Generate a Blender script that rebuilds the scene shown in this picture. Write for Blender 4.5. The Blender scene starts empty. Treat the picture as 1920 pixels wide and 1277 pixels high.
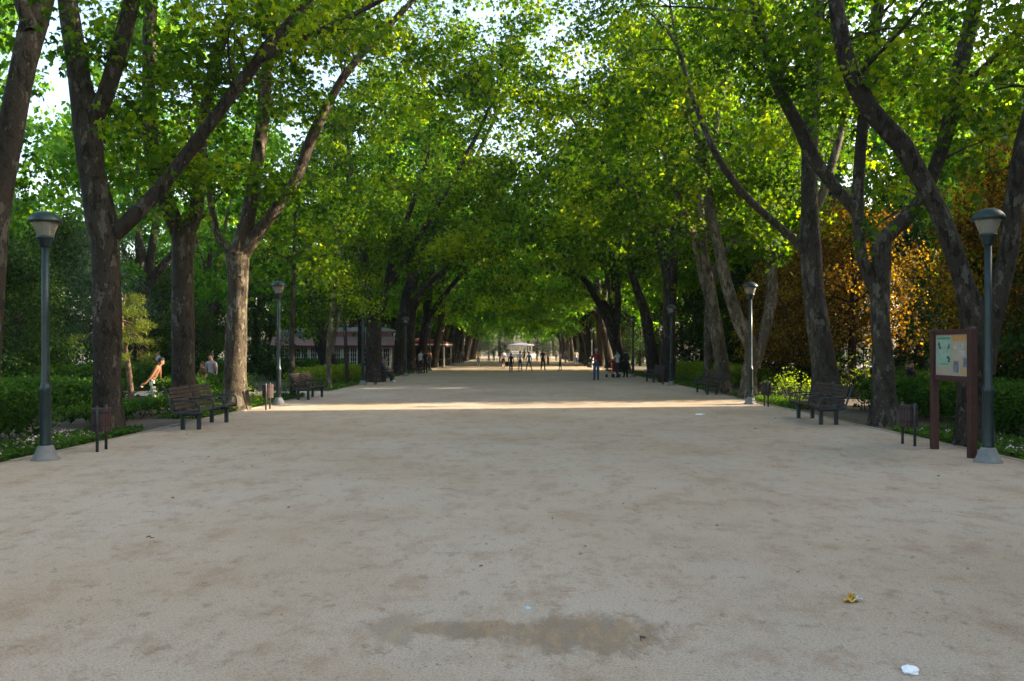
import bpy, bmesh, math, random
import numpy as np
from mathutils import Vector, Matrix

random.seed(7)
RNG = np.random.default_rng(11)
SC = bpy.context.scene
COL = SC.collection
R = math.radians

# ------------------------------------------------------------------ measuring
F = 1478.0          # focal length in pixels of the 1920 wide photo
VX, VY = 972.0, 656.0
EYE = 1.7
def P(px, py, D):
    return ((px - VX) / F * D, D, EYE + (VY - py) / F * D)

# ------------------------------------------------------------------ object helpers
def tag(o, label=None, cat=None, group=None, kind=None):
    if label: o['label'] = label
    if cat: o['category'] = cat
    if group: o['group'] = group
    if kind: o['kind'] = kind
    return o

def empty(name, loc=(0, 0, 0), rz=0.0):
    o = bpy.data.objects.new(name, None)
    o.empty_display_size = 0.2
    COL.objects.link(o)
    o.location = loc
    o.rotation_euler = (0, 0, rz)
    return o

def link(name, me, mats=None, parent=None):
    o = bpy.data.objects.new(name, me)
    if mats is not None:
        for m in (mats if isinstance(mats, (list, tuple)) else [mats]):
            me.materials.append(m)
    COL.objects.link(o)
    if parent is not None: o.parent = parent
    return o

def copy_tree(o, parent=None):
    c = o.copy()
    COL.objects.link(c)
    if parent is not None: c.parent = parent
    for ch in list(o.children): copy_tree(ch, c)
    return c

def np_mesh(name, V, Q, var=None, smooth=False):
    """V (n,3), Q (m,k) faces of k corners each"""
    V = np.asarray(V, np.float32); Q = np.asarray(Q, np.int32)
    me = bpy.data.meshes.new(name)
    me.vertices.add(len(V)); me.vertices.foreach_set('co', V.ravel())
    k = Q.shape[1]
    me.loops.add(Q.size); me.loops.foreach_set('vertex_index', Q.ravel())
    me.polygons.add(len(Q))
    me.polygons.foreach_set('loop_start', np.arange(0, Q.size, k, dtype=np.int32))
    if smooth: me.polygons.foreach_set('use_smooth', np.ones(len(Q), bool))
    me.update(calc_edges=True)
    if var is not None:
        a = me.attributes.new('var', 'FLOAT', 'POINT')
        a.data.foreach_set('value', np.asarray(var, np.float32))
    return me

class MB:
    """collects simple solids into one mesh"""
    def __init__(self): self.v = []; self.f = []; self.m = []; self.sm = []
    def add(self, verts, faces, mat=0, smooth=False):
        b = len(self.v)
        self.v += [tuple(p) for p in verts]
        for f in faces:
            self.f.append(tuple(i + b for i in f)); self.m.append(mat); self.sm.append(smooth)
    def box(self, lo, hi, mat=0, M=None):
        x0, y0, z0 = lo; x1, y1, z1 = hi
        vs = [(x0,y0,z0),(x1,y0,z0),(x1,y1,z0),(x0,y1,z0),(x0,y0,z1),(x1,y0,z1),(x1,y1,z1),(x0,y1,z1)]
        if M is not None: vs = [tuple(M @ Vector(p)) for p in vs]
        self.add(vs, [(0,3,2,1),(4,5,6,7),(0,1,5,4),(1,2,6,5),(2,3,7,6),(3,0,4,7)], mat)
    def bbox(self, lo, hi, b=0.006, mat=0, M=None):
        """box with bevelled edges"""
        bm = bmesh.new()
        bmesh.ops.create_cube(bm, size=1)
        for v in bm.verts:
            v.co = Vector([lo[i] if v.co[i] < 0 else hi[i] for i in range(3)])
        bmesh.ops.bevel(bm, geom=bm.edges[:], offset=b, segments=1, affect='EDGES')
        if M is not None: bm.transform(M)
        bm.verts.index_update()
        self.add([v.co[:] for v in bm.verts], [[v.index for v in f.verts] for f in bm.faces], mat)
        bm.free()
    def lathe(self, prof, n=20, c=(0, 0, 0), mat=0, smooth=True, cap=True):
        vs = []; fs = []
        for r, z in prof:
            for i in range(n):
                a = 2 * math.pi * i / n
                vs.append((c[0] + r * math.cos(a), c[1] + r * math.sin(a), c[2] + z))
        for j in range(len(prof) - 1):
            for i in range(n):
                a = j * n + i; b = j * n + (i + 1) % n
                fs.append((a, b, b + n, a + n))
        self.add(vs, fs, mat, smooth)
        if cap:
            b = len(self.v) - len(vs)
            self.f.append(tuple(b + i for i in reversed(range(n)))); self.m.append(mat); self.sm.append(False)
            k = b + (len(prof) - 1) * n
            self.f.append(tuple(k + i for i in range(n))); self.m.append(mat); self.sm.append(False)
    def tube(self, pts, rad, n=8, mat=0, smooth=True):
        V, Q = sweep(np.array(pts, float), np.full(len(pts), rad) if np.isscalar(rad) else np.array(rad, float), n)
        self.add(V.tolist(), Q.tolist(), mat, smooth)
        b = len(self.v) - len(V)
        self.f.append(tuple(b + i for i in reversed(range(n)))); self.m.append(mat); self.sm.append(False)
        k = b + len(V) - n
        self.f.append(tuple(k + i for i in range(n))); self.m.append(mat); self.sm.append(False)
    def mesh(self, name):
        me = bpy.data.meshes.new(name)
        me.from_pydata(self.v, [], self.f)
        me.polygons.foreach_set('material_index', self.m)
        me.polygons.foreach_set('use_smooth', self.sm)
        me.update()
        return me
    def build(self, name, mats, parent=None):
        return link(name, self.mesh(name), mats, parent)

def sweep(pts, rad, n=12, wob=0.0, seed=0):
    """tube of quads along pts"""
    pts = np.asarray(pts, float); m = len(pts)
    T = np.gradient(pts, axis=0); T /= np.linalg.norm(T, axis=1)[:, None] + 1e-9
    up = np.array([1.0, 0, 0]) if abs(T[0][0]) < .9 else np.array([0, 1.0, 0])
    N = np.zeros((m, 3)); B = np.zeros((m, 3))
    nrm = up - T[0] * (up @ T[0]); nrm /= np.linalg.norm(nrm)
    for i in range(m):
        nrm = nrm - T[i] * (nrm @ T[i]); nrm /= np.linalg.norm(nrm) + 1e-9
        N[i] = nrm; B[i] = np.cross(T[i], nrm)
    a = np.arange(n) * 2 * math.pi / n
    rr = np.repeat(rad[:, None], n, 1)
    if wob:
        s = np.arange(m)[:, None] * 0.35
        rr = rr * (1 + wob * (np.sin(2 * a[None] + s * 1.3 + seed) * .6 + np.sin(3 * a[None] - s * .9 + seed * 2.1) * .5
                              + np.sin(5 * a[None] + s * 2.2 + seed * 1.7) * .3 + np.sin(s * 3.1 + seed) * .35))
    V = pts[:, None] + rr[..., None] * (np.cos(a)[None, :, None] * N[:, None] + np.sin(a)[None, :, None] * B[:, None])
    V = V.reshape(-1, 3)
    i = np.arange(m - 1)[:, None] * n; j = np.arange(n)[None]
    Q = np.stack([i + j, i + (j + 1) % n, i + n + (j + 1) % n, i + n + j], -1).reshape(-1, 4)
    return V, Q

def smooth_line(ctrl, step=0.3):
    """Catmull-Rom through ctrl (k,4: xyz r)"""
    c = np.asarray(ctrl, float)
    if len(c) < 3: return c
    c = np.vstack([2 * c[0] - c[1], c, 2 * c[-1] - c[-2]])
    out = []
    for i in range(1, len(c) - 2):
        p0, p1, p2, p3 = c[i - 1:i + 3]
        k = max(2, int(np.linalg.norm(p2[:3] - p1[:3]) / step))
        for t in np.arange(k) / k:
            out.append(.5 * (2 * p1 + (p2 - p0) * t + (2 * p0 - 5 * p1 + 4 * p2 - p3) * t * t + (3 * p1 - p0 - 3 * p2 + p3) * t ** 3))
    out.append(c[-2])
    out = np.array(out); out[:, 3] = np.maximum(out[:, 3], 0.006)
    return out

# ------------------------------------------------------------------ materials
def mat(name):
    m = bpy.data.materials.new(name); m.use_nodes = True
    nt = m.node_tree; nt.nodes.clear()
    out = nt.nodes.new('ShaderNodeOutputMaterial')
    return m, nt, out

def N(nt, typ, **kw):
    n = nt.nodes.new(typ)
    for k, v in kw.items():
        if k.startswith('i_'):
            key = k[2:]
            key = int(key) if key.isdigit() else key.replace('_', ' ')
            n.inputs[key].default_value = v
        else: setattr(n, k, v)
    return n

def ramp(nt, stops, interp='LINEAR'):
    n = nt.nodes.new('ShaderNodeValToRGB')
    e = n.color_ramp.elements
    n.color_ramp.interpolation = interp
    while len(e) < len(stops): e.new(0.5)
    for s, (p, c) in zip(e, stops):
        s.position = p; s.color = tuple(c) + (1,) if len(c) == 3 else c
    return n

def plain(name, col, rough=0.6, metal=0.0, vary=0.25, scale=6.0, bump=0.15, bscale=60.0, spec=0.4):
    m, nt, out = mat(name)
    tc = N(nt, 'ShaderNodeTexCoord')
    nz = N(nt, 'ShaderNodeTexNoise', i_Scale=scale, i_Detail=5.0, i_Roughness=.6)
    nt.links.new(tc.outputs['Object'], nz.inputs['Vector'])
    a = tuple(c * (1 - vary) for c in col); b = tuple(min(1, c * (1 + vary)) for c in col)
    rp = ramp(nt, [(.3, a), (.7, b)])
    nt.links.new(nz.outputs['Fac'], rp.inputs['Fac'])
    bs = N(nt, 'ShaderNodeBsdfPrincipled', i_Roughness=rough, i_Metallic=metal)
    bs.inputs['Specular IOR Level'].default_value = spec
    nt.links.new(rp.outputs['Color'], bs.inputs['Base Color'])
    if bump:
        n2 = N(nt, 'ShaderNodeTexNoise', i_Scale=bscale, i_Detail=3.0)
        nt.links.new(tc.outputs['Object'], n2.inputs['Vector'])
        bp = N(nt, 'ShaderNodeBump', i_Strength=bump, i_Distance=.01)
        nt.links.new(n2.outputs['Fac'], bp.inputs['Height'])
        nt.links.new(bp.outputs['Normal'], bs.inputs['Normal'])
    nt.links.new(bs.outputs['BSDF'], out.inputs['Surface'])
    return m

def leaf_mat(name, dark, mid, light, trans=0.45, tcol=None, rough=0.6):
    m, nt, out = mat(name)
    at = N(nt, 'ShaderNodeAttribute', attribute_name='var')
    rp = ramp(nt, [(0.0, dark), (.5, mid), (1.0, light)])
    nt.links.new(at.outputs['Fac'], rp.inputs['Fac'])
    bs = N(nt, 'ShaderNodeBsdfPrincipled', i_Roughness=rough)
    bs.inputs['Specular IOR Level'].default_value = .10
    nt.links.new(rp.outputs['Color'], bs.inputs['Base Color'])
    tr = N(nt, 'ShaderNodeBsdfTranslucent')
    mx = N(nt, 'ShaderNodeMix', data_type='RGBA', blend_type='MULTIPLY'); mx.inputs[0].default_value = 1
    mx.inputs[7].default_value = (*(tcol or (2.75, 2.5, .6)), 1)
    nt.links.new(rp.outputs['Color'], mx.inputs[6])
    nt.links.new(mx.outputs[2], tr.inputs['Color'])
    ms = N(nt, 'ShaderNodeMixShader'); ms.inputs[0].default_value = trans
    nt.links.new(bs.outputs['BSDF'], ms.inputs[1]); nt.links.new(tr.outputs['BSDF'], ms.inputs[2])
    nt.links.new(ms.outputs['Shader'], out.inputs['Surface'])
    return m

def bark_mat(name, dark, mid, pale, pale_amt=.55, sc=1.0):
    """flaking bark: a dull ground colour, darker old plates and pale fresh patches with crisp edges"""
    m, nt, out = mat(name)
    tc = N(nt, 'ShaderNodeTexCoord')
    def noise(scale, detail, rough, zs, off):
        mp = N(nt, 'ShaderNodeMapping'); mp.inputs['Scale'].default_value = (sc, sc, sc * zs); mp.inputs['Location'].default_value = off
        nt.links.new(tc.outputs['Object'], mp.inputs['Vector'])
        n = N(nt, 'ShaderNodeTexNoise', i_Scale=scale, i_Detail=detail, i_Roughness=rough)
        nt.links.new(mp.outputs[0], n.inputs['Vector'])
        return n.outputs['Fac']
    def mixc(fac, a, b, mode='MIX'):
        x = N(nt, 'ShaderNodeMix', data_type='RGBA', blend_type=mode)
        if fac is None: x.inputs[0].default_value = 1
        else: nt.links.new(fac, x.inputs[0])
        for q, v in ((6, a), (7, b)):
            if isinstance(v, tuple): x.inputs[q].default_value = (*v, 1)
            else: nt.links.new(v, x.inputs[q])
        return x.outputs[2]
    def step(src, a, b):
        r_ = ramp(nt, [(a, (0, 0, 0)), (b, (1, 1, 1))]); nt.links.new(src, r_.inputs['Fac']); return r_.outputs['Color']
    big = noise(1.6, 5, .6, .5, (0, 0, 0)); pl = noise(7.5, 6, .62, .45, (3, 1, 2)); fl = noise(19, 5, .62, .6, (1, 7, 4)); dk = noise(9, 7, .66, .35, (8, 2, 6))
    c = mixc(step(big, .35, .65), tuple(q * .75 for q in mid), tuple(q * 1.2 for q in mid))
    c = mixc(step(dk, .53, .57), c, dark)
    ad = N(nt, 'ShaderNodeMath', operation='MULTIPLY_ADD'); ad.inputs[1].default_value = .55
    nt.links.new(big, ad.inputs[0]); nt.links.new(pl, ad.inputs[2])
    c = mixc(step(ad.outputs[0], pale_amt + .255, pale_amt + .285), c, pale)
    c = mixc(step(fl, .62, .65), c, tuple((p + q) / 2 for p, q in zip(pale, mid)))
    fine = ramp(nt, [(.25, (.6, .6, .6)), (.75, (1.3, 1.3, 1.3))]); nt.links.new(noise(45, 4, .7, .5, (2, 2, 2)), fine.inputs['Fac'])
    c = mixc(None, c, fine.outputs['Color'], 'MULTIPLY')
    bs = N(nt, 'ShaderNodeBsdfPrincipled', i_Roughness=.88)
    bs.inputs['Specular IOR Level'].default_value = .15
    nt.links.new(c, bs.inputs['Base Color'])
    hs = N(nt, 'ShaderNodeMath', operation='ADD'); nt.links.new(dk, hs.inputs[0]); nt.links.new(fl, hs.inputs[1])
    bp = N(nt, 'ShaderNodeBump', i_Strength=.8, i_Distance=.04)
    nt.links.new(hs.outputs[0], bp.inputs['Height']); nt.links.new(bp.outputs['Normal'], bs.inputs['Normal'])
    nt.links.new(bs.outputs['BSDF'], out.inputs['Surface'])
    return m

M = {}
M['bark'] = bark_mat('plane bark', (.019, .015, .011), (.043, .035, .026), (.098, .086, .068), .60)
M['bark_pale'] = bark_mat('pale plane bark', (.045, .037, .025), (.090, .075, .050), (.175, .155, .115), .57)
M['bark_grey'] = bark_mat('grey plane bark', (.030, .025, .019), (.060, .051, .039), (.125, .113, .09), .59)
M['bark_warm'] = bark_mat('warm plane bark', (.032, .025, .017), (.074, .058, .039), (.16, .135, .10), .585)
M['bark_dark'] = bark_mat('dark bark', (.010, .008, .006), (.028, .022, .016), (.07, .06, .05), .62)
M['bark_pine'] = bark_mat('pine bark', (.10, .06, .04), (.22, .14, .09), (.34, .25, .18), .6)
M['leaf'] = leaf_mat('plane leaf', (.014, .040, .002), (.045, .108, .004), (.17, .225, .006), .52)
M['leaf_far'] = leaf_mat('far plane leaf', (.024, .080, .008), (.056, .155, .013), (.14, .245, .016), .55)
M['leaf_dark'] = leaf_mat('dark evergreen leaf', (.010, .029, .007), (.022, .055, .010), (.058, .10, .013), .36, (1.9, 1.9, .7))
M['leaf_blue'] = leaf_mat('cedar needle', (.024, .054, .030), (.040, .078, .042), (.06, .10, .048), .2, (1.5, 1.6, .9))
M['leaf_pine'] = leaf_mat('pine needle', (.09, .13, .02), (.15, .19, .03), (.22, .25, .04), .4, (1.6, 1.5, .7))
M['leaf_plum'] = leaf_mat('bronze plum leaf', (.040, .022, .006), (.115, .076, .009), (.31, .23, .020), .5, (2.2, 1.8, .5))
M['leaf_hedge'] = leaf_mat('hedge leaf', (.016, .046, .007), (.032, .085, .011), (.065, .135, .016), .35)
M['leaf_lime'] = leaf_mat('lime shrub leaf', (.08, .14, .012), (.13, .20, .018), (.20, .27, .025), .45)
M['grass'] = leaf_mat('ground cover', (.025, .07, .010), (.045, .11, .015), (.08, .15, .02), .35)
M['hedge_core'] = plain('hedge twigs', (.022, .024, .012), .95, bump=0)
M['petal'] = plain('petal', (.62, .42, .47), .6, bump=0, vary=.3, scale=40)
M['iron'] = plain('painted iron', (.030, .040, .043), .45, .2, bump=.05)
M['lamp_green'] = plain('lamp cap green', (.016, .034, .030), .35, .1, bump=.03)
M['lamp_pole'] = plain('lamp pole paint', (.022, .036, .038), .38, .25, bump=.05, vary=.2)
M['concrete'] = plain('pale concrete', (.17, .17, .165), .85, bump=.3)
M['wood'] = plain('bench wood', (.045, .028, .021), .6, vary=.45, scale=9, bump=.2)
M['wood_red'] = plain('red brown stained wood', (.048, .015, .012), .55, vary=.3, scale=9, bump=.15)
M['bin_wood'] = plain('bin slat', (.048, .021, .019), .6, vary=.3, scale=12, bump=.1)
M['steel'] = plain('grey steel', (.055, .06, .065), .45, .6, bump=.05)
M['white'] = plain('white paint', (.80, .80, .79), .55, vary=.06, bump=.05)
M['maroon'] = plain('maroon canvas', (.16, .026, .035), .8, vary=.15, bump=.1)
M['mauve'] = plain('faded awning', (.33, .21, .22), .85, vary=.1, bump=.1)
M['cream'] = plain('cream render', (.42, .34, .26), .85, vary=.12, bump=.2)
M['grey_roof'] = plain('grey roof', (.21, .20, .21), .8, vary=.2)
M['yellow_wall'] = plain('ochre wall', (.42, .26, .045), .85, vary=.2, bump=.25)
M['kerb'] = plain('dusty kerb', (.29, .235, .17), .9, vary=.2, scale=3, bump=.3)
M['stone_cap'] = plain('stone coping', (.40, .38, .34), .8)
M['red'] = plain('red paint', (.55, .03, .04), .5, vary=.1, bump=0)
M['car_white'] = plain('white car paint', (.66, .68, .72), .25, vary=.02, bump=0, spec=.6)
M['car_blue'] = plain('blue grey car paint', (.10, .14, .24), .25, vary=.02, bump=0, spec=.6)
M['rubber'] = plain('rubber', (.02, .02, .02), .8, bump=.1)
M['soil'] = plain('soil', (.085, .062, .042), .95, vary=.4, scale=2.5, bump=.6, bscale=18)
M['asphalt'] = plain('asphalt', (.055, .055, .058), .9, vary=.2, bump=.3)
M['pavement'] = plain('pavement', (.33, .32, .31), .85, vary=.12, bump=.2)
M['brick'] = plain('facade render', (.36, .27, .20), .85, vary=.1, bump=.2)
M['poster'] = plain('beige poster', (.36, .285, .21), .6, vary=.15, scale=3, bump=0)
M['poster_green'] = plain('pale green poster', (.25, .355, .275), .6, vary=.15, scale=7, bump=0)
M['print_green'] = plain('dark green print', (.07, .20, .11), .6, bump=0)
M['print_dark'] = plain('dark print', (.05, .07, .065), .6, vary=.4, scale=25, bump=0)
M['print_blue'] = plain('blue grey print', (.13, .15, .18), .6, vary=.5, scale=20, bump=0)
M['print_grey'] = plain('grey print', (.36, .34, .32), .6, vary=.3, scale=14, bump=0)
M['print_orange'] = plain('orange print', (.46, .24, .08), .6, vary=.2, scale=9, bump=0)
M['paper'] = plain('white paper', (.80, .81, .84), .7, vary=.04, bump=.1)
M['foil_yellow'] = plain('yellow wrapper', (.60, .36, .06), .4, vary=.4, scale=30, bump=.1)
M['foil_silver'] = plain('silver foil', (.62, .64, .68), .25, .8, vary=.2, scale=30, bump=.1)
M['scrap_blue'] = plain('pale blue plastic', (.35, .55, .68), .5, bump=0)
M['dry_leaf'] = leaf_mat('dry leaf', (.10, .065, .03), (.17, .11, .05), (.24, .17, .07), .2)
M['pebble'] = plain('pebble', (.26, .22, .18), .9, vary=.5, scale=30, bump=0)
M['twig'] = plain('twig', (.07, .05, .035), .9, bump=.1)

def glass_mat():
    m, nt, out = mat('lamp glass')
    bs = N(nt, 'ShaderNodeBsdfPrincipled', i_Roughness=.12, i_IOR=1.25)
    bs.inputs['Base Color'].default_value = (.80, .74, .60, 1)
    bs.inputs['Transmission Weight'].default_value = .75
    nt.links.new(bs.outputs[0], out.inputs[0])
    return m
M['glass'] = glass_mat()
def window_mat():
    m, nt, out = mat('window glass')
    bs = N(nt, 'ShaderNodeBsdfPrincipled', i_Roughness=.08)
    bs.inputs['Base Color'].default_value = (.03, .04, .045, 1)
    nt.links.new(bs.outputs[0], out.inputs[0])
    return m
M['pane'] = window_mat()

def path_mat():
    m, nt, out = mat('packed sand')
    L = nt.links.new
    tc = N(nt, 'ShaderNodeTexCoord')
    def noise(scale, detail=5., rough=.6, dist=0., stretch=None, off=(0, 0, 0)):
        n = N(nt, 'ShaderNodeTexNoise', i_Scale=scale, i_Detail=detail, i_Roughness=rough, i_Distortion=dist)
        mp = N(nt, 'ShaderNodeMapping'); mp.inputs['Scale'].default_value = stretch or (1, 1, 1); mp.inputs['Location'].default_value = off
        L(tc.outputs['Object'], mp.inputs['Vector']); L(mp.outputs[0], n.inputs['Vector'])
        return n.outputs['Fac']
    def mixc(fac, a, b, mode='MIX', f=1.0):
        x = N(nt, 'ShaderNodeMix', data_type='RGBA', blend_type=mode)
        if fac is None: x.inputs[0].default_value = f
        else: L(fac, x.inputs[0])
        for s, v in ((6, a), (7, b)):
            if isinstance(v, tuple): x.inputs[s].default_value = (*v, 1)
            else: L(v, x.inputs[s])
        return x.outputs[2]
    def rmp(src, stops):
        r_ = ramp(nt, stops); L(src, r_.inputs['Fac']); return r_.outputs['Color']
    def math_(op, a, b=None, clamp=False):
        x = N(nt, 'ShaderNodeMath', operation=op); x.use_clamp = clamp
        for i, v in enumerate((a, b)):
            if v is None: continue
            if isinstance(v, (int, float)): x.inputs[i].default_value = v
            else: L(v, x.inputs[i])
        return x.outputs[0]
    base = rmp(noise(.28, 6, .6), [(.3, (.40, .295, .200)), (.5, (.450, .350, .258)), (.7, (.480, .395, .315))])
    # reddish brown scuffed patches, a bit longer across the walk
    sc = rmp(noise(1.9, 12, .80, .15, (1, .75, 1)), [(.50, (0, 0, 0)), (.58, (.5, .5, .5)), (.70, (1, 1, 1))])
    c = mixc(math_('MULTIPLY', sc, .72), base, (.29, .18, .105))
    # grey dusty worn areas
    du = rmp(noise(.55, 7, .65, .2, (1, .6, 1), (7, 3, 0)), [(.48, (0, 0, 0)), (.68, (1, 1, 1))])
    c = mixc(math_('MULTIPLY', du, .4), c, (.46, .40, .335))
    # small dark bits
    sm = rmp(noise(6, 9, .75, .2, (1, .8, 1), (2, 9, 0)), [(.56, (0, 0, 0)), (.63, (1, 1, 1))])
    c = mixc(math_('MULTIPLY', sm, .5), c, (.21, .145, .09))
    s3 = rmp(noise(19, 7, .72, .2, (1, .8, 1), (5, 1, 0)), [(.60, (0, 0, 0)), (.67, (1, 1, 1))])
    c = mixc(math_('MULTIPLY', s3, .6), c, (.17, .125, .09))
    s4 = rmp(noise(45, 6, .7, .1, (1, .8, 1), (3, 3, 0)), [(.58, (0, 0, 0)), (.66, (1, 1, 1))])
    c = mixc(math_('MULTIPLY', s4, .55), c, (.19, .14, .10))
    fine = rmp(noise(75, 4, .7), [(.25, (.52, .51, .50)), (.5, (1, 1, 1)), (.8, (1.38, 1.38, 1.38))])
    c = mixc(None, c, fine, 'MULTIPLY')
    # damp stain in front of the entrance
    sep = N(nt, 'ShaderNodeSeparateXYZ'); L(tc.outputs['Object'], sep.inputs[0])
    wob = math_('SUBTRACT', noise(4.5, 9, .75, .2, (1.6, .7, 1)), .5)
    wob2 = math_('SUBTRACT', noise(1.1, 6, .6, .3, None, (4, 1, 0)), .5)
    def blob(cx, cy, rx, ry, k=.9):
        dx = math_('DIVIDE', math_('SUBTRACT', sep.outputs[0], cx), rx)
        dy = math_('DIVIDE', math_('SUBTRACT', sep.outputs[1], cy), ry)
        d = math_('SQRT', math_('ADD', math_('MULTIPLY', dx, dx), math_('MULTIPLY', dy, dy)))
        d = math_('ADD', math_('ADD', d, math_('MULTIPLY', wob, 2.6)), math_('MULTIPLY', wob2, .5))
        s = math_('SUBTRACT', 1.15, d)
        return math_('MULTIPLY', math_('MULTIPLY', s, 2.2, True), k, True)
    st = blob(.42, 4.72, .50, .36)
    st = math_('MAXIMUM', st, blob(-.25, 4.80, .50, .15, .85))
    st = math_('MAXIMUM', st, blob(-.75, 4.82, .17, .30, .6))
    stc = rmp(noise(4.2, 8, .7, .2, (1.8, .6, 1), (1, 2, 0)), [(.35, (.185, .150, .11)), (.50, (.225, .160, .095)), (.62, (.34, .21, .10))])
    c = mixc(math_('MULTIPLY', st, .78), c, stc)
    bs = N(nt, 'ShaderNodeBsdfPrincipled', i_Roughness=.92)
    bs.inputs['Specular IOR Level'].default_value = .15
    L(c, bs.inputs['Base Color'])
    hgt = math_('ADD', math_('MULTIPLY', noise(9, 8, .7), 1.0), math_('MULTIPLY', noise(60, 4, .7), .35))
    bp = N(nt, 'ShaderNodeBump', i_Strength=.8, i_Distance=.03); L(hgt, bp.inputs['Height'])
    L(bp.outputs[0], bs.inputs['Normal'])
    L(bs.outputs[0], out.inputs['Surface'])
    return m
M['path'] = path_mat()

def grass_ground():
    m, nt, out = mat('park ground')
    tc = N(nt, 'ShaderNodeTexCoord')
    n = N(nt, 'ShaderNodeTexNoise', i_Scale=.35, i_Detail=8.0, i_Roughness=.65)
    nt.links.new(tc.outputs['Object'], n.inputs['Vector'])
    r_ = ramp(nt, [(.35, (.075, .058, .038)), (.5, (.06, .065, .026)), (.65, (.045, .08, .02))])
    nt.links.new(n.outputs['Fac'], r_.inputs['Fac'])
    bs = N(nt, 'ShaderNodeBsdfPrincipled', i_Roughness=.95)
    nt.links.new(r_.outputs['Color'], bs.inputs['Base Color'])
    n2 = N(nt, 'ShaderNodeTexNoise', i_Scale=14.0, i_Detail=6.0)
    nt.links.new(tc.outputs['Object'], n2.inputs['Vector'])
    bp = N(nt, 'ShaderNodeBump', i_Strength=.8, i_Distance=.06)
    nt.links.new(n2.outputs['Fac'], bp.inputs['Height']); nt.links.new(bp.outputs[0], bs.inputs['Normal'])
    nt.links.new(bs.outputs[0], out.inputs[0])
    return m
M['ground'] = grass_ground()

# ------------------------------------------------------------------ leaves
LOBED = (np.array([(0, 0, 0), (.17, .5, .0), (0, 1, -.10), (-.17, .5, 0), (.36, .04, -.05), (.60, .62, -.16), (-.36, .04, -.05), (-.60, .62, -.16)], float),
         np.array([(0, 1, 2, 3), (0, 4, 5, 1), (0, 3, 7, 6)]))
SIMPLE = (np.array([(0, 0, 0), (.42, .45, -.08), (0, 1, -.12), (-.42, .45, .05)], float), np.array([(0, 1, 2, 3)]))
NEEDLE = (np.array([(0, 0, 0), (.07, .5, 0), (0, 1, -.03), (-.07, .5, 0)], float), np.array([(0, 1, 2, 3)]))

def leaf_arrays(Pos, size, var, tpl, rng, az=None, droop=(.45, .4), roll=.6):
    n = len(Pos)
    az = rng.uniform(0, 2 * math.pi, n) if az is None else az + rng.normal(0, .7, n)
    a = rng.normal(droop[0], droop[1], n)
    d = np.stack([np.cos(az) * np.cos(a), np.sin(az) * np.cos(a), -np.sin(a)], 1)
    side = np.stack([np.sin(az), -np.cos(az), np.zeros(n)], 1)
    nn = np.cross(side, d)
    ro = rng.normal(0, roll, n)[:, None]
    s2 = side * np.cos(ro) + nn * np.sin(ro)
    n2 = np.cross(s2, d)
    T, Q = tpl
    S = np.broadcast_to(np.asarray(size, float), (n,))[:, None, None]
    V = Pos[:, None] + S * (T[None, :, 0:1] * s2[:, None] + T[None, :, 1:2] * d[:, None] + T[None, :, 2:3] * n2[:, None])
    k = len(T)
    QQ = (np.arange(n)[:, None, None] * k + Q[None]).reshape(-1, 4)
    return V.reshape(-1, 3), QQ, np.repeat(var, k)

def foliage(name, clumps, rng, ppc=1.0, lpp=40, leaf=.2, tpl=LOBED, padr=(.45, .85), droop=(.85, .45), flat=.20, keep=None):
    """clumps: (x,y,z,rx,ry,rz). Each clump is filled with flat leafy pads; ppc = pads per cubic metre"""
    C = np.array(clumps, float)
    vol = 4.19 * C[:, 3] * C[:, 4] * C[:, 5]
    npad = np.maximum(2, rng.poisson(vol * ppc))
    idx = np.repeat(np.arange(len(C)), npad)
    m = len(idx)
    u = rng.normal(size=(m, 3)); u /= np.linalg.norm(u, axis=1)[:, None]
    r = rng.uniform(0, 1, m) ** .42
    pc = C[idx, :3] + u * r[:, None] * C[idx, 3:6]
    if keep is not None:
        k = keep(pc); pc = pc[k]; idx = idx[k]; u = u[k]; m = len(pc)
    pr = rng.uniform(padr[0], padr[1], m)
    pv = rng.normal(0, .2, m) + rng.normal(0, .12, len(C))[idx]
    nl = np.maximum(3, rng.poisson(lpp * (pr / np.mean(padr)) ** 2))
    j = np.repeat(np.arange(m), nl); n = len(j)
    th = rng.uniform(0, 2 * math.pi, n); rr = pr[j] * np.sqrt(rng.uniform(0, 1, n))
    # pads tilt down and outwards from the clump centre
    ta = np.arctan2(u[:, 1], u[:, 0])
    x = rr * np.cos(th); y = rr * np.sin(th)
    out = x * np.cos(ta[j]) + y * np.sin(ta[j])
    tilt = rng.normal(.3, .25, m)
    z = rng.normal(0, flat, n) - out * tilt[j] - .25 * rr * rr
    Pos = pc[j] + np.stack([x, y, z], 1)
    var = np.clip(.45 + pv[j] + rng.normal(0, .2, n), 0, 1)
    sz = leaf * rng.uniform(.5, 1.3, n)
    V, Q, va = leaf_arrays(Pos, sz, var, tpl, rng, az=th, droop=droop, roll=.75)
    return np_mesh(name, V, Q, va)

# ------------------------------------------------------------------ trees
def trunk_mesh(name, limbs, n=14, seed=0, twigs=()):
    Vs = []; Qs = []; b = 0
    for i, l in enumerate(limbs):
        s = smooth_line(l)
        k = n if i == 0 else max(6, n - 4)
        V, Q = sweep(s[:, :3], s[:, 3], k, .06, seed + i * 1.7)
        Vs.append(V); Qs.append(Q + b); b += len(V)
    for l in twigs:
        V, Q = sweep(np.array(l)[:, :3], np.array(l)[:, 3], 5)
        Vs.append(V); Qs.append(Q + b); b += len(V)
    return np_mesh(name, np.vstack(Vs), np.vstack(Qs), smooth=True)

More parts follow.
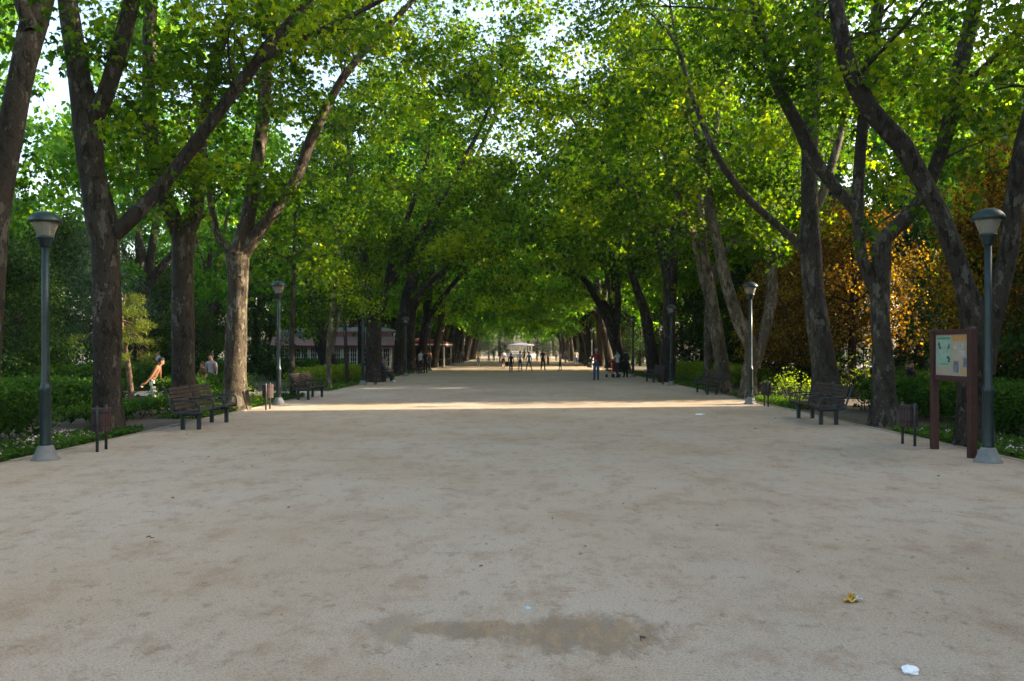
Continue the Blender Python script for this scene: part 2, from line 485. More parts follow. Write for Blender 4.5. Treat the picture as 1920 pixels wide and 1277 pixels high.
def twigs_for(limbs, clumps, rng, sub=2):
    """a branch from the nearest limb point below each leaf clump to its centre, with some side twigs"""
    pts = np.vstack([smooth_line(l) for l in limbs])
    out = []
    for c in clumps:
        c = np.array(c, float)
        d = np.linalg.norm(pts[:, :3] - c[:3], axis=1) + np.where(pts[:, 2] > c[2] - .3, 3.0, 0) + np.where(pts[:, 2] < 2.5, 6, 0)
        k = int(np.argmin(d)); p = pts[k]
        L_ = np.linalg.norm(c[:3] - p[:3])
        if L_ > 3.3: continue
        r0 = min(p[3] * .6, .012 + .010 * L_)
        mid = (p[:3] + c[:3]) / 2 + np.array([*rng.normal(0, .12 * L_, 2), .16 * L_])
        t = np.linspace(0, 1, 6)[:, None]
        cur = (1 - t) ** 2 * p[:3] + 2 * t * (1 - t) * mid + t * t * c[:3]
        out.append(np.hstack([cur, np.linspace(r0, .008, 6)[:, None]]))
        for _ in range(sub):
            q = cur[rng.integers(2, 6)]
            e = c[:3] + rng.normal(size=3) * c[3:6] * .6
            out.append(np.array([[*q, .010], [*((q + e) / 2 + rng.normal(0, .1, 3)), .008], [*e, .004]]))
    return out

def plane_tree(limbs_px, D, label, extra=(), zmin=6.0, nclump=50, toward=1, seed=0, lobed=True, leaf=.14, lpp=66, ppc=.54,
               bark='bark', top=19.0, name='plane_tree', group=None, spread=(4.2, 6.5), keep=None, dy=4.2, foot=True):
    rng = np.random.default_rng(seed + 100)
    limbs = []
    for l in limbs_px:
        q = []
        for p in l:
            px, py, w = p[0], p[1], p[2]
            d = p[3] if len(p) > 3 else D
            x, y, z = P(px, py, d)
            q.append((x, y, z, w / F * d * .96 / math.sqrt(1 + ((px - VX) / F) ** 2)))
        limbs.append(q)
    b = limbs[0][0]
    base = np.array([b[0], b[1], 0.0])
    # root flare, going a little under the soil
    l0 = limbs[0]
    r0 = l0[0][3]
    l0 = [(b[0], b[1], -.15, r0 * 1.5), (b[0], b[1], .04, r0 * 1.22), (b[0], b[1], .35, r0 * 1.03)] + [p for p in l0[1:] if p[2] > .6]
    limbs[0] = l0
    # depth wander so that limbs are not all in one plane
    for li, l in enumerate(limbs[1:], 1):
        s = rng.uniform(-.12, .12)
        z0 = l[0][2]
        limbs[li] = [(x, y + s * (z - z0), z, r) for x, y, z, r in l]
    root = empty(name, tuple(base))
    tag(root, label, 'tree', group)
    clumps = []
    L = [smooth_line(l) for l in limbs]
    for l in L:
        hi = l[l[:, 2] > zmin]
        for _ in range(max(0, int(len(hi) / 7))):
            p = hi[rng.integers(len(hi))]
            c = p[:3] + rng.normal(0, 1.1, 3)
            r = rng.uniform(.9, 1.6)
            clumps.append((*c, r, r, r * .65))
    if D > 26 and nclump > 30: nclump = int(nclump * 1.45)
    while nclump > 0:
        nclump -= 1
        z = rng.uniform(zmin, top)
        t = (z - zmin) / (top - zmin)
        w = math.sin(math.pi * min(1, .28 + .72 * t)) ** .7 + .12
        a = rng.uniform(0, 2 * math.pi); q = math.sqrt(rng.uniform(.1, 1))
        ox = math.cos(a) * q * w; oy = math.sin(a) * q * w * dy
        ox *= (spread[1] + (2.2 if D > 26 and spread[1] > 4 else .6 if spread[1] > 4 else 0)) if ox * toward > 0 else spread[0]
        r = rng.uniform(1.0, 1.9)
        clumps.append((base[0] + ox, base[1] + oy, z, r, r, r * rng.uniform(.5, .75)))
    clumps += [tuple(e) for e in extra]
    tw = twigs_for(limbs, clumps, rng)
    if keep is not None:   # leave out the twigs of clumps that were thinned away
        tw = [t for t in tw if keep(np.asarray(t)[len(t) // 2:, :3]).all()]
    me = trunk_mesh('trunk', limbs, 16, seed, tw)
    me.transform(Matrix.Translation(-Vector(base)))
    link('trunk', me, M[bark], root)
    me = foliage('crown', clumps, rng, ppc, lpp, leaf, LOBED if lobed else SIMPLE, keep=keep)
    me.transform(Matrix.Translation(-Vector(base)))
    link('crown', me, M['leaf'], root)
    return root

def clump_px(px, py, D, r, ry=None):
    x, y, z = P(px, py, D)
    return (x, y, z, r, r, ry or r * .65)

# holes where the photograph shows open sky between the crowns (volumes of air, seen from anywhere)
def thin(noise_seed, amount=.35, scale=.55):
    g = np.random.default_rng(noise_seed)
    K = g.normal(size=(6, 3)) * scale; ph = g.uniform(0, 6.28, 6)
    def f(p):
        s = np.sum(np.sin(p @ K.T + ph), axis=1) / 2.4
        return s > -1 + amount * 1.6
    return f

# ------------------------------------------------------------------ light
SUN_EL = R(20.0)
SUN_H = np.array([1.0, 0.13]); SUN_H /= np.linalg.norm(SUN_H)      # horizontal direction towards the sun
sun_dir = Vector((SUN_H[0] * math.cos(SUN_EL), SUN_H[1] * math.cos(SUN_EL), math.sin(SUN_EL)))
sl = bpy.data.lights.new('sun', 'SUN'); sl.energy = 5.0; sl.angle = R(.5); sl.color = (1.0, .84, .62)
so = bpy.data.objects.new('sun', sl); COL.objects.link(so)
so.rotation_euler = sun_dir.to_track_quat('Z', 'Y').to_euler(); so.location = (30, 10, 40)
w = bpy.data.worlds.new('World'); SC.world = w; w.use_nodes = True
nt = w.node_tree; nt.nodes.clear()
sky = nt.nodes.new('ShaderNodeTexSky'); sky.sky_type = 'NISHITA'; sky.sun_disc = False
sky.sun_elevation = SUN_EL; sky.sun_rotation = math.atan2(SUN_H[0], SUN_H[1])
sky.air_density = 1.1; sky.dust_density = 4.0; sky.ozone_density = .6
bg = nt.nodes.new('ShaderNodeBackground'); bg.inputs['Strength'].default_value = .15
wo = nt.nodes.new('ShaderNodeOutputWorld')
nt.links.new(sky.outputs[0], bg.inputs[0]); nt.links.new(bg.outputs[0], wo.inputs[0])

# ------------------------------------------------------------------ camera
cd = bpy.data.cameras.new('camera'); cam = bpy.data.objects.new('camera', cd); COL.objects.link(cam)
cd.sensor_width = 36; cd.lens = F / 1920 * 36; cd.clip_end = 3000; cd.clip_start = .05
cam.location = (0, 0, EYE)
cam.rotation_euler = (R(90), 0, 0)
cd.shift_x = (960 - VX) / 1920; cd.shift_y = (VY - 638.5) / 1920
SC.camera = cam

# ------------------------------------------------------------------ ground, walk, kerbs
def sheet(name, x0, x1, y0, y1, z, m, kind='structure', nx=1, ny=1):
    xs = np.linspace(x0, x1, nx + 1); ys = np.linspace(y0, y1, ny + 1)
    V = np.array([(x, y, z) for y in ys for x in xs])
    Q = np.array([(j * (nx + 1) + i, j * (nx + 1) + i + 1, (j + 1) * (nx + 1) + i + 1, (j + 1) * (nx + 1) + i) for j in range(ny) for i in range(nx)])
    o = link(name, np_mesh(name, V, Q), m)
    tag(o, kind=kind); return o
sheet('ground', -900, 900, -300, 1500, -.04, M['ground'])
sheet('walk', -7.65, 7.65, -30, 160, 0, M['path'])
sheet('plaza', -24, 24, 160, 200, .004, M['path'])
sheet('side_path', -34, -7.65, 29.2, 32.6, -.004, M['path'])
sheet('planting_bed', -11.2, -7.65, -10, 29.2, -.012, M['soil'])
sheet('planting_bed', -12.2, -7.65, 32.6, 160, -.012, M['soil'])
sheet('planting_bed', 7.65, 12.2, -10, 160, -.012, M['soil'])
sheet('pavement', 18.2, 21.5, -40, 200, -.02, M['pavement'])
sheet('road', 21.5, 30, -40, 200, -.03, M['asphalt'])
sheet('pavement', 30, 40, -40, 200, -.02, M['pavement'])
for x0, y0, y1 in ((-7.77, -10, 29.2), (-7.77, 32.6, 160), (7.65, -10, 160)):
    mb = MB(); y = y0
    while y < min(y1, 70):
        L_ = 1.0
        mb.bbox((x0, y + .006, -.1), (x0 + .12, min(y + L_, y1) - .006, .018 + random.uniform(-.007, .007)), .008)
        y += L_
    if y1 > 70: mb.box((x0, 70, -.1), (x0 + .12, y1, .018))
    tag(mb.build('kerb', M['kerb']), kind='structure')

# loose stuff on the walk
def scatter_leaves(n, box, rng, size):
    x = rng.uniform(box[0], box[1], n); y = box[2] + (box[3] - box[2]) * rng.uniform(0, 1, n) ** 1.4
    Pos = np.stack([x, y, rng.uniform(.006, .02, n)], 1)
    return leaf_arrays(Pos, size * rng.uniform(.5, 1.2, n), rng.uniform(0, 1, n), SIMPLE, rng, droop=(0, .12), roll=.15)
rg = np.random.default_rng(3)
V, Q, va = scatter_leaves(330, (-7.4, 7.4, 6.0, 45), rg, .042)
tag(link('fallen_leaves', np_mesh('fallen_leaves', V, Q, va), M['dry_leaf']), 'dry fallen leaf scraps scattered over the sandy walk', 'fallen leaves', kind='stuff')
n = 5200
yy = 2.9 + 13 * rg.uniform(0, 1, n) ** 2.2; xx = rg.uniform(-1, 1, n) * np.minimum(7.4, yy * .75 + .4)
rr = rg.uniform(.002, .0065, n) * rg.uniform(.6, 1.5, n)
oct_ = np.array([(1, 0, 0), (0, 1, 0), (-1, 0, 0), (0, -1, 0), (0, 0, .7), (0, 0, -.7)])
V = (np.stack([xx, yy, rr * .3], 1)[:, None] + rr[:, None, None] * oct_[None] * rg.uniform(.6, 1.3, (n, 1, 3))).reshape(-1, 3)
T = np.array([(0, 1, 4), (1, 2, 4), (2, 3, 4), (3, 0, 4)])
tag(link('gravel', np_mesh('gravel', V, (np.arange(n)[:, None, None] * 6 + T).reshape(-1, 3)), M['pebble']), 'loose grit and small pebbles on the sandy walk', 'gravel', kind='stuff')

# ground cover with flowers along the kerbs
def cover(x0, x1, y0, y1, n, rng, h=.10, m='grass', size=.075):
    Pos = np.stack([rng.uniform(x0, x1, n), rng.uniform(y0, y1, n), rng.uniform(.0, h, n)], 1)
    var = np.clip(.5 + .35 * np.sin(Pos[:, 0] * 3 + 1) * np.sin(Pos[:, 1] * 2.3) + rng.normal(0, .2, n), 0, 1)
    return leaf_arrays(Pos, size * rng.uniform(.6, 1.3, n), var, SIMPLE, rng, droop=(-.35, .5), roll=.5)
As = [cover(-8.95, -7.80, 8, 16.5, 12000, rg), cover(-9.0, -7.8, 19.5, 29, 7000, rg), cover(-8.9, -7.8, 33, 60, 9000, rg, .1, size=.09),
      cover(7.80, 9.2, 8, 16.6, 13000, rg), cover(7.8, 9.0, 22.6, 29, 6000, rg, .14), cover(7.8, 9.0, 33, 60, 9000, rg, .1, size=.09)]
V = []; Q = []; va = []; b = 0
for v, q, a in As: V.append(v); Q.append(q + b); va.append(a); b += len(v)
tag(link('ground_cover', np_mesh('ground_cover', np.vstack(V), np.vstack(Q), np.concatenate(va)), M['grass']), 'low green ground cover growing along both kerbs', 'ground cover', kind='stuff')
def flowers(x0, x1, y0, y1, n):
    cx = rg.uniform(x0, x1, n // 12); cy = rg.uniform(y0, y1, n // 12)
    k = rg.integers(0, len(cx), n)
    Pos = np.stack([np.clip(cx[k] + rg.normal(0, .12, n), x0, x1), cy[k] + rg.normal(0, .12, n), rg.uniform(.08, .15, n)], 1)
    return leaf_arrays(Pos, .038 * rg.uniform(.6, 1.2, n), rg.uniform(0, 1, n), SIMPLE, rg, droop=(-.5, .4), roll=.6)
V1, Q1, _ = flowers(-8.9, -7.9, 9, 15.6, 900); V2, Q2, _ = flowers(7.9, 9.1, 9, 16, 420)
tag(link('bedding_flowers', np_mesh('bedding_flowers', np.vstack([V1, V2]), np.vstack([Q1, Q2 + len(V1)])), M['petal']), 'tiny pink and white flowers in the ground cover', 'flowers', kind='stuff')

# ------------------------------------------------------------------ hedges and shrubs
def hedge(label, x0, x1, y0, y1, h, m='leaf_hedge', dens=420, leaf=.06, seed=0, name='hedge', group=None):
    rng = np.random.default_rng(seed + 40)
    L_ = y1 - y0; W = x1 - x0
    root = empty(name, ((x0 + x1) / 2, (y0 + y1) / 2, 0)); tag(root, label, 'hedge', group)
    n = int(dens * (L_ * (2 * h + W)))
    f = rng.uniform(0, 2 * h + W, n); y = rng.uniform(-L_ / 2, L_ / 2, n)
    x = np.where(f < h, -W / 2, np.where(f < h + W, f - h - W / 2, W / 2))
    z = np.where(f < h, f, np.where(f < h + W, h, f - h - W))
    # rounded shoulders, uneven surface
    bump = .09 * np.sin(y * 2.1 + seed) + .07 * np.sin(y * 5.3 + x * 3 + seed * 2) + .05 * np.sin(y * 9 + z * 6)
    z = z * (1 + bump * .8) + rng.normal(0, .045, n); x = x * (1 + bump * .5) + rng.normal(0, .07, n)
    sh = np.clip((z - h * .75) / (h * .25), 0, 1); x = x * (1 - .18 * sh * sh)
    k = (z > .05) & ((z > .22) | (rng.uniform(0, 1, n) < .45)); x, y, z = x[k], y[k], z[k]; n = len(x)
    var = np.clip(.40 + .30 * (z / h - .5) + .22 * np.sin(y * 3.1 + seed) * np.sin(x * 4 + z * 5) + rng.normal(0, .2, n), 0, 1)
    V, Q, va = leaf_arrays(np.stack([x, y, z], 1), leaf * rng.uniform(.6, 1.3, n), var, SIMPLE, rng, droop=(-.2, .7), roll=.8)
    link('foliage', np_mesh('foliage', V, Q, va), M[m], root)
    if x0 > 0 and y0 < 20 or x1 < 0 and y0 < 20 and x1 > -10:      # bare stems show at the foot of the near hedges
        for i in range(int(L_ * 2.5)):
            yb = -L_ / 2 + .2 + i / 2.5 + rng.uniform(0, .2); xb = (W / 2 - .22) * (1 if x1 < 0 else -1)
            mb = MB(); mb.tube([(xb, yb, -.02), (xb + rng.normal(0, .06), yb + rng.normal(0, .06), h * .35), (xb + rng.normal(0, .1), yb + rng.normal(0, .15), h * .7)], [.016, .012, .006], 5)
            mb.build('stem', M['hedge_core'], root)
    # inner mass of twigs and leaves, shade put into their dark tone
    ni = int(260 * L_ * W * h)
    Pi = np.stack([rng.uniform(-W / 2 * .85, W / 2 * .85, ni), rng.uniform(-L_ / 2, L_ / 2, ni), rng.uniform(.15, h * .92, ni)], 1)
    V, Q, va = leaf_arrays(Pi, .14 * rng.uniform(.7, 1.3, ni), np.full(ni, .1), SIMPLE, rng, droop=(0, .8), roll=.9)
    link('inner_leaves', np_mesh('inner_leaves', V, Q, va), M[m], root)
    return root
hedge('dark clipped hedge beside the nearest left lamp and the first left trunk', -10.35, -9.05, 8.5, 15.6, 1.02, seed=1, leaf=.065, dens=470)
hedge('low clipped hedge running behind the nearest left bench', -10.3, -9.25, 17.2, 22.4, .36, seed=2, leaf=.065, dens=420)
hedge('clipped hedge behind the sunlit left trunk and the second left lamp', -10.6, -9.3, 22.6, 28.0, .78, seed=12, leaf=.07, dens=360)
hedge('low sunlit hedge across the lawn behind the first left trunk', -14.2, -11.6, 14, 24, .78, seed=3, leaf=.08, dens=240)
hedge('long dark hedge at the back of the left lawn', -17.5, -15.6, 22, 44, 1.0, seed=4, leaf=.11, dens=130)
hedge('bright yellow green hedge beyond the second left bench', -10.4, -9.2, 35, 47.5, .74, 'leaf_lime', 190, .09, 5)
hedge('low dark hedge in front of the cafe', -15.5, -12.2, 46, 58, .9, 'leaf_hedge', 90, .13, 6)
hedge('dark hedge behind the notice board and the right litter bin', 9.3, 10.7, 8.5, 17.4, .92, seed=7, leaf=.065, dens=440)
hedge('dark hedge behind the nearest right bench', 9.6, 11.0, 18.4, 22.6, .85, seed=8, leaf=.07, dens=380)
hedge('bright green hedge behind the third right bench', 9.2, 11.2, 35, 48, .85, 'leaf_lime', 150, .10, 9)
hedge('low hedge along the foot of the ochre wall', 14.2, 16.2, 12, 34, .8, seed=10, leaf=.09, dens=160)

def shrub(name, label, loc, clumps, m, rng, leaf=.08, ppc=6, lpp=24, cat='shrub', tpl=SIMPLE, padr=(.15, .3), stems=7, droop=(-.2, .6), group=None, flat=.08):
    root = empty(name, loc); tag(root, label, cat, group)
    link('foliage', foliage('foliage', clumps, rng, ppc, lpp, leaf, tpl, padr, droop, flat), M[m], root)
    for i in range(stems):
        c = clumps[i % len(clumps)]
        mb = MB(); mb.tube([(c[0] * .15, c[1] * .15, -.03), (c[0] * .6 + rng.normal(0, .05), c[1] * .6, c[2] * .55), (c[0], c[1], c[2] + c[5] * .6)], [.018, .013, .005], 5)
        mb.build('stem', M['twig'], root)
    return root
g = np.random.default_rng(21)
shrub('shrub', 'sunlit yellow green shrub between the right lamp and the nearest right bench', (8.55, 24.6, 0),
      [(-.45, 0, .5, .5, .5, .38), (.1, .1, .62, .55, .5, .42), (.6, -.1, .5, .5, .5, .36), (.1, -.3, .35, .7, .5, .3), (-.2, .35, .8, .3, .3, .22)], 'leaf_lime', g, .075, 11, 30)
shrub('shrub', 'airy pale willow leaved shrub between two right trunks', (11.4, 26.2, 0),
      [(-.5, 0, .9, .6, .5, .5), (.2, .1, 1.2, .6, .5, .55), (.8, 0, .9, .5, .5, .45), (.1, 0, .5, .9, .6, .4), (.4, .1, 1.6, .35, .3, .3)], 'leaf_lime', g, .13, 5, 22, tpl=NEEDLE)
shrub('shrub', 'dark round shrub in front of the cafe windows', (-13.6, 43.5, 0),
      [(-1, 0, 1.2, 1.1, 1, 1.0), (.6, .2, 1.3, 1.2, 1, 1.1), (0, -.4, .8, 1.5, 1, .8)], 'leaf_dark', g, .13, 5, 26, padr=(.3, .5))
shrub('shrub', 'low leafy plant by the foot of the sunlit left trunk', (-8.35, 23.9, 0), [(0, 0, .28, .4, .5, .25), (.2, .5, .22, .35, .4, .2)], 'leaf_lime', g, .08, 16, 26)
shrub('shrub', 'strappy dark plant by the second left lamp', (-8.1, 27.3, 0), [(0, 0, .3, .4, .4, .25)], 'leaf_hedge', g, .28, 12, 24, tpl=NEEDLE)

# ------------------------------------------------------------------ plane trees traced one by one
BEAM = lambda x: 24.4 + .13 * x
k1 = thin(1, .30, .62); k2 = thin(2, .28, .55); k3 = thin(3, .16, .6); k4 = thin(4, .14, .55)
def airy(p):      # gaps in the crowns on the left where the low sky shows
    return ~((np.abs(p[:, 0] + .585 * p[:, 1]) < .055 * p[:, 1]) & (p[:, 2] < 9.5) & (p[:, 2] > 4.5) & (p[:, 0] < -8.8))
G = 'plane trees lining the walk'
core = lambda p: ~((np.abs(p[:, 1] - BEAM(p[:, 0]) + .5) < 1.0) & (p[:, 0] < 9.31) & (p[:, 0] > -6.6) & (p[:, 2] < 4.2 + (p[:, 0] + 8) * .364))
kl = lambda p: k1(p) & airy(p) & core(p)
lane = lambda p: ~((np.abs(p[:, 1] - BEAM(p[:, 0])) < 1.7) & (p[:, 0] > 9.3) & (p[:, 2] < 15)) & core(p)
k2r = lambda p: k2(p) & lane(p); k3r = lambda p: k3(p) & lane(p); k4r = lambda p: k4(p) & lane(p); k1r = lambda p: k1(p) & lane(p)
plane_tree([[(-40, 850, 36), (-25, 650, 31), (-12, 440, 29), (18, 260, 28), (45, 120, 27), (75, 0, 27, 12.7), (110, -160, 22, 12.9), (150, -380, 16, 13.2), (170, -620, 9, 13.4)],
            [(60, 60, 18), (10, -60, 16), (-60, -220, 12), (-120, -420, 7)]], 12.4,
           'plane tree cut by the left edge, its leaning mottled trunk nearest of all', group=G, seed=1, nclump=34, zmin=7.2, keep=kl, leaf=.12, lpp=84,
           extra=[clump_px(60, 330, 15.5, .8), clump_px(20, 90, 14, .8), clump_px(90, 210, 17, .8)])
plane_tree([[(203, 812, 33), (202, 740, 29), (200, 600, 28), (198, 480, 29), (190, 410, 33), (172, 320, 28), (165, 230, 29), (150, 150, 23), (133, 50, 21), (122, -40, 20), (110, -200, 15), (105, -420, 9)],
            [(168, 240, 20), (200, 180, 18), (225, 110, 17), (250, 30, 16), (275, -60, 14), (310, -220, 10), (330, -400, 5)],
            [(203, 445, 20), (235, 420, 16), (280, 375, 15), (330, 315, 14), (400, 220, 13), (440, 165, 12), (490, 100, 11), (545, 35, 10), (600, -40, 8), (680, -150, 5)],
            [(478, 116, 8), (540, 85, 7), (600, 55, 6), (670, 20, 5), (760, -30, 3)]], 16.1,
           'thick plane tree trunk behind the left litter bin, one long limb arching over the walk', group=G, seed=2, nclump=44, zmin=7.2, spread=(4.2, 5.0), keep=kl, leaf=.13, lpp=76,
           extra=[clump_px(*p) for p in ((520, 60, 15, 1.0), (100, 70, 17.5, 1.0), (20, 300, 17.5, .8), (70, 160, 18, 1.0), (250, 200, 18.5, .8), (440, 60, 15, 1.1), (380, 120, 16, 1.0), (700, 60, 16, 1.3), (330, 180, 17, .9), (760, 110, 17, 1.2),
                                          (820, 60, 17, 1.2), (880, 100, 18, 1.1), (930, 40, 18, 1.0))])
plane_tree([[(347, 782, 27), (345, 700, 23), (343, 560, 22), (343, 470, 23), (345, 430, 24)],
            [(343, 450, 20), (318, 390, 17), (295, 320, 16), (284, 240, 15), (286, 120, 14), (292, 0, 13), (298, -160, 9), (300, -360, 5)],
            [(348, 440, 17), (368, 395, 14), (378, 320, 12), (385, 240, 12), (405, 150, 11), (430, 70, 10), (455, 0, 8), (490, -120, 5)]], 20.0,
           'forked plane tree standing right behind the nearest left bench', group=G, seed=3, nclump=40, zmin=5.6, spread=(4.6, 3.0), keep=kl, leaf=.13, lpp=76,
           extra=[clump_px(*p) for p in ((330, 320, 19.5, .8), (250, 330, 20.5, .8), (420, 300, 20, .8), (330, 400, 19, .55), (480, 330, 21, .8), (230, 240, 21, .9), (270, 130, 20, 1.0))])
plane_tree([[(442, 770, 25), (440, 700, 22), (444, 600, 21), (447, 520, 21), (445, 475, 25)],
            [(445, 480, 18), (462, 410, 15), (475, 320, 14), (485, 230, 14), (490, 130, 12), (500, 30, 11), (508, -80, 8), (520, -260, 4)],
            [(452, 480, 16), (480, 440, 13), (520, 385, 12), (555, 330, 11), (580, 260, 11), (608, 200, 9), (640, 140, 8), (680, 90, 7), (730, 35, 6), (790, -30, 4)],
            [(440, 472, 10), (412, 450, 8), (402, 410, 7), (395, 360, 6), (385, 310, 5), (360, 240, 4)]], 22.4,
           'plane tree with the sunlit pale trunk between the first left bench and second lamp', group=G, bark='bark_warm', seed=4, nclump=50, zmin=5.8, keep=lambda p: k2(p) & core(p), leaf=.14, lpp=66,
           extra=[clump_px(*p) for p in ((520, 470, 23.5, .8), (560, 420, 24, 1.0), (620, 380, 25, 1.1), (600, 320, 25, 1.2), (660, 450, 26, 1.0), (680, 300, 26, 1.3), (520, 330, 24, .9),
                                          (700, 380, 27, 1.2), (590, 500, 26, .8), (640, 250, 25, 1.2), (560, 200, 24, 1.1), (720, 220, 26, 1.3), (780, 300, 28, 1.3), (800, 180, 27, 1.4))])
# slim young trees of the left bed
plane_tree([[(549, 745, 6), (547, 650, 5), (549, 560, 4.5), (552, 480, 4), (556, 380, 3), (560, 300, 2)]], 27.8, 'slim young tree beside the second left bench', group='slim young trees in the left bed',
           seed=5, nclump=7, zmin=4.2, top=7.5, spread=(1.2, 1.5), dy=1.2, name='young_tree', bark='bark')
plane_tree([[(617, 728, 5.5), (616, 650, 5), (622, 590, 4.5), (628, 540, 4), (636, 470, 3)], [(617, 668, 4), (628, 625, 4), (634, 585, 3.5), (641, 555, 2.5)]], 34.5,
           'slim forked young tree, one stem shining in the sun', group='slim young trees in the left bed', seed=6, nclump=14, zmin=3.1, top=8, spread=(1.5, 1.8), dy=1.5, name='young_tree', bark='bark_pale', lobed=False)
plane_tree([[(651, 720, 4), (647, 620, 3.5), (645, 560, 3), (650, 480, 2.5)]], 38.8, 'thinnest young tree, in front of the cafe sign', group='slim young trees in the left bed',
           seed=7, nclump=13, zmin=3.2, top=8, spread=(1.5, 1.6), dy=1.5, name='young_tree', lobed=False)
plane_tree([[(622, 706, 17), (606, 650, 16), (597, 600, 17), (590, 560, 15), (578, 480, 12), (566, 400, 9), (560, 300, 5)], [(597, 590, 10), (620, 520, 8), (640, 430, 6), (650, 330, 4)]], 46,
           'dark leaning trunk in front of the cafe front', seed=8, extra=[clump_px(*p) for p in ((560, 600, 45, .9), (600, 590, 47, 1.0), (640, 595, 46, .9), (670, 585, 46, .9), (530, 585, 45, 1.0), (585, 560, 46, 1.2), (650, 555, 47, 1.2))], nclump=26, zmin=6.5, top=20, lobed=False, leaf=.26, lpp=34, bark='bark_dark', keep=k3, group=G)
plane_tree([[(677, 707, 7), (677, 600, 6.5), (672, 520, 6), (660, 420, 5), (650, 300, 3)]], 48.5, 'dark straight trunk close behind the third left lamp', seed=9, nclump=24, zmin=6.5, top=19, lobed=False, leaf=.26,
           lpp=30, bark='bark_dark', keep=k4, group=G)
plane_tree([[(701, 717, 17), (700, 660, 15), (701, 600, 15), (692, 560, 10), (682, 480, 8), (668, 380, 6), (650, 260, 3)], [(708, 595, 11), (724, 540, 8), (738, 470, 7), (770, 380, 5), (800, 280, 3)], [(722, 545, 7), (770, 470, 6), (830, 370, 5), (890, 260, 4), (940, 150, 3), (960, 60, 2)]], 41.5,
           'stout mottled plane tree just before the bench with two sitters', seed=10, ppc=.72, nclump=56, zmin=6, top=21, lobed=True, leaf=.18, lpp=46, keep=k3, group=G,
           extra=[clump_px(*p) for p in ((720, 500, 40, 1.3), (690, 540, 42, 1.0), (780, 470, 41, 1.5), (830, 420, 42, 1.6), (740, 420, 40, 1.5), (650, 520, 41, 1.2), (860, 340, 42, 1.8), (740, 330, 40, 1.8), (900, 280, 42, 1.5), (930, 200, 42, 1.6), (955, 120, 42, 1.5), (880, 180, 41, 1.7), (985, 220, 43, 1.4), (960, 300, 44, 1.4), (920, 90, 41, 1.5), (840, 240, 41, 1.7), (860, 80, 41, 1.6))])
plane_tree([[(748, 703, 11), (750, 640, 10.5), (757, 580, 9.5), (768, 530, 8), (788, 480, 7), (815, 430, 6), (850, 370, 5), (900, 280, 4), (950, 170, 3), (985, 80, 2)], [(755, 600, 7), (778, 562, 6), (808, 530, 5), (840, 500, 3)]], 53,
           'leaning plane tree just past the bench with two sitters', seed=11, ppc=.74, nclump=54, zmin=6, top=22, lobed=False, leaf=.26, lpp=34, keep=k4, group=G,
           extra=[clump_px(*p) for p in ((830, 535, 56, 1.2), (800, 560, 53, 1.0), (850, 480, 54, 1.6), (880, 420, 55, 1.8), (910, 470, 57, 1.6), (820, 420, 53, 1.8), (985, 120, 48, 1.6), (1000, 50, 49, 1.6), (955, 20, 46, 1.6), (930, 330, 51, 1.8), (1005, 265, 51, 1.6), (985, 180, 52, 1.7), (895, 20, 45, 1.6), (1005, 370, 55, 1.7), (950, 400, 55, 1.8), (940, 250, 50, 1.7), (920, 150, 49, 1.7), (960, 80, 48, 1.5))])
# right side
plane_tree([[(1828, 838, 38), (1826, 760, 34), (1828, 680, 34), (1830, 610, 34), (1808, 535, 22), (1788, 470, 21), (1762, 400, 20), (1725, 330, 19), (1690, 270, 20), (1640, 215, 19), (1600, 150, 18), (1580, 80, 17), (1566, 0, 16), (1555, -120, 13), (1540, -300, 8)],
            [(1842, 700, 24), (1848, 630, 22), (1862, 560, 21), (1878, 470, 20), (1882, 390, 20), (1895, 290, 20), (1915, 190, 18), (1945, 80, 16), (1980, -60, 12), (2030, -260, 7)]], 14.0,
           'twin stemmed plane tree behind the notice board, one limb curving over the walk', seed=12, nclump=36, zmin=7.0, toward=-1, keep=k1r, group=G, leaf=.12, lpp=84,
           extra=[clump_px(*p) for p in ((1680, 120, 14, 1.0), (1560, 60, 14, 1.1), (1740, 60, 14.5, 1.0), (1880, 60, 14, 1.0), (1800, 200, 15.5, .7))])
plane_tree([[(1660, 799, 29), (1658, 740, 24), (1655, 660, 21), (1650, 590, 20), (1652, 520, 20), (1653, 450, 20)],
            [(1642, 545, 13), (1615, 490, 12), (1603, 420, 12), (1600, 350, 12), (1603, 260, 12), (1610, 150, 12), (1620, 60, 12), (1628, -20, 11), (1640, -160, 7), (1650, -320, 4)],
            [(1655, 450, 18), (1690, 415, 16), (1725, 375, 15), (1750, 310, 15), (1770, 240, 16), (1782, 160, 17), (1797, 80, 16), (1810, 0, 15), (1825, -120, 11), (1850, -300, 6)],
            [(1650, 452, 14), (1625, 430, 12), (1600, 395, 12), (1560, 350, 12), (1520, 300, 13), (1490, 240, 13), (1455, 180, 12), (1430, 110, 11), (1408, 40, 10), (1390, -30, 8), (1360, -150, 5)],
            [(1790, 165, 8), (1835, 135, 7), (1870, 100, 6), (1920, 40, 5), (1970, -20, 3)]], 17.8,
           'many forked plane tree behind the nearest right bench', seed=13, bark='bark_grey', nclump=46, zmin=6.4, toward=-1, keep=k2r, group=G, leaf=.13, lpp=74,
           extra=[clump_px(*p) for p in ((1450, 40, 17, 1.1), (1380, 100, 17.5, 1.0), (1540, 180, 18, .9), (1700, 160, 18.5, .8), (1480, 130, 17, .9), (1640, 350, 19, .8), (1340, 40, 17, 1.1), (1720, 340, 19.5, .7))])
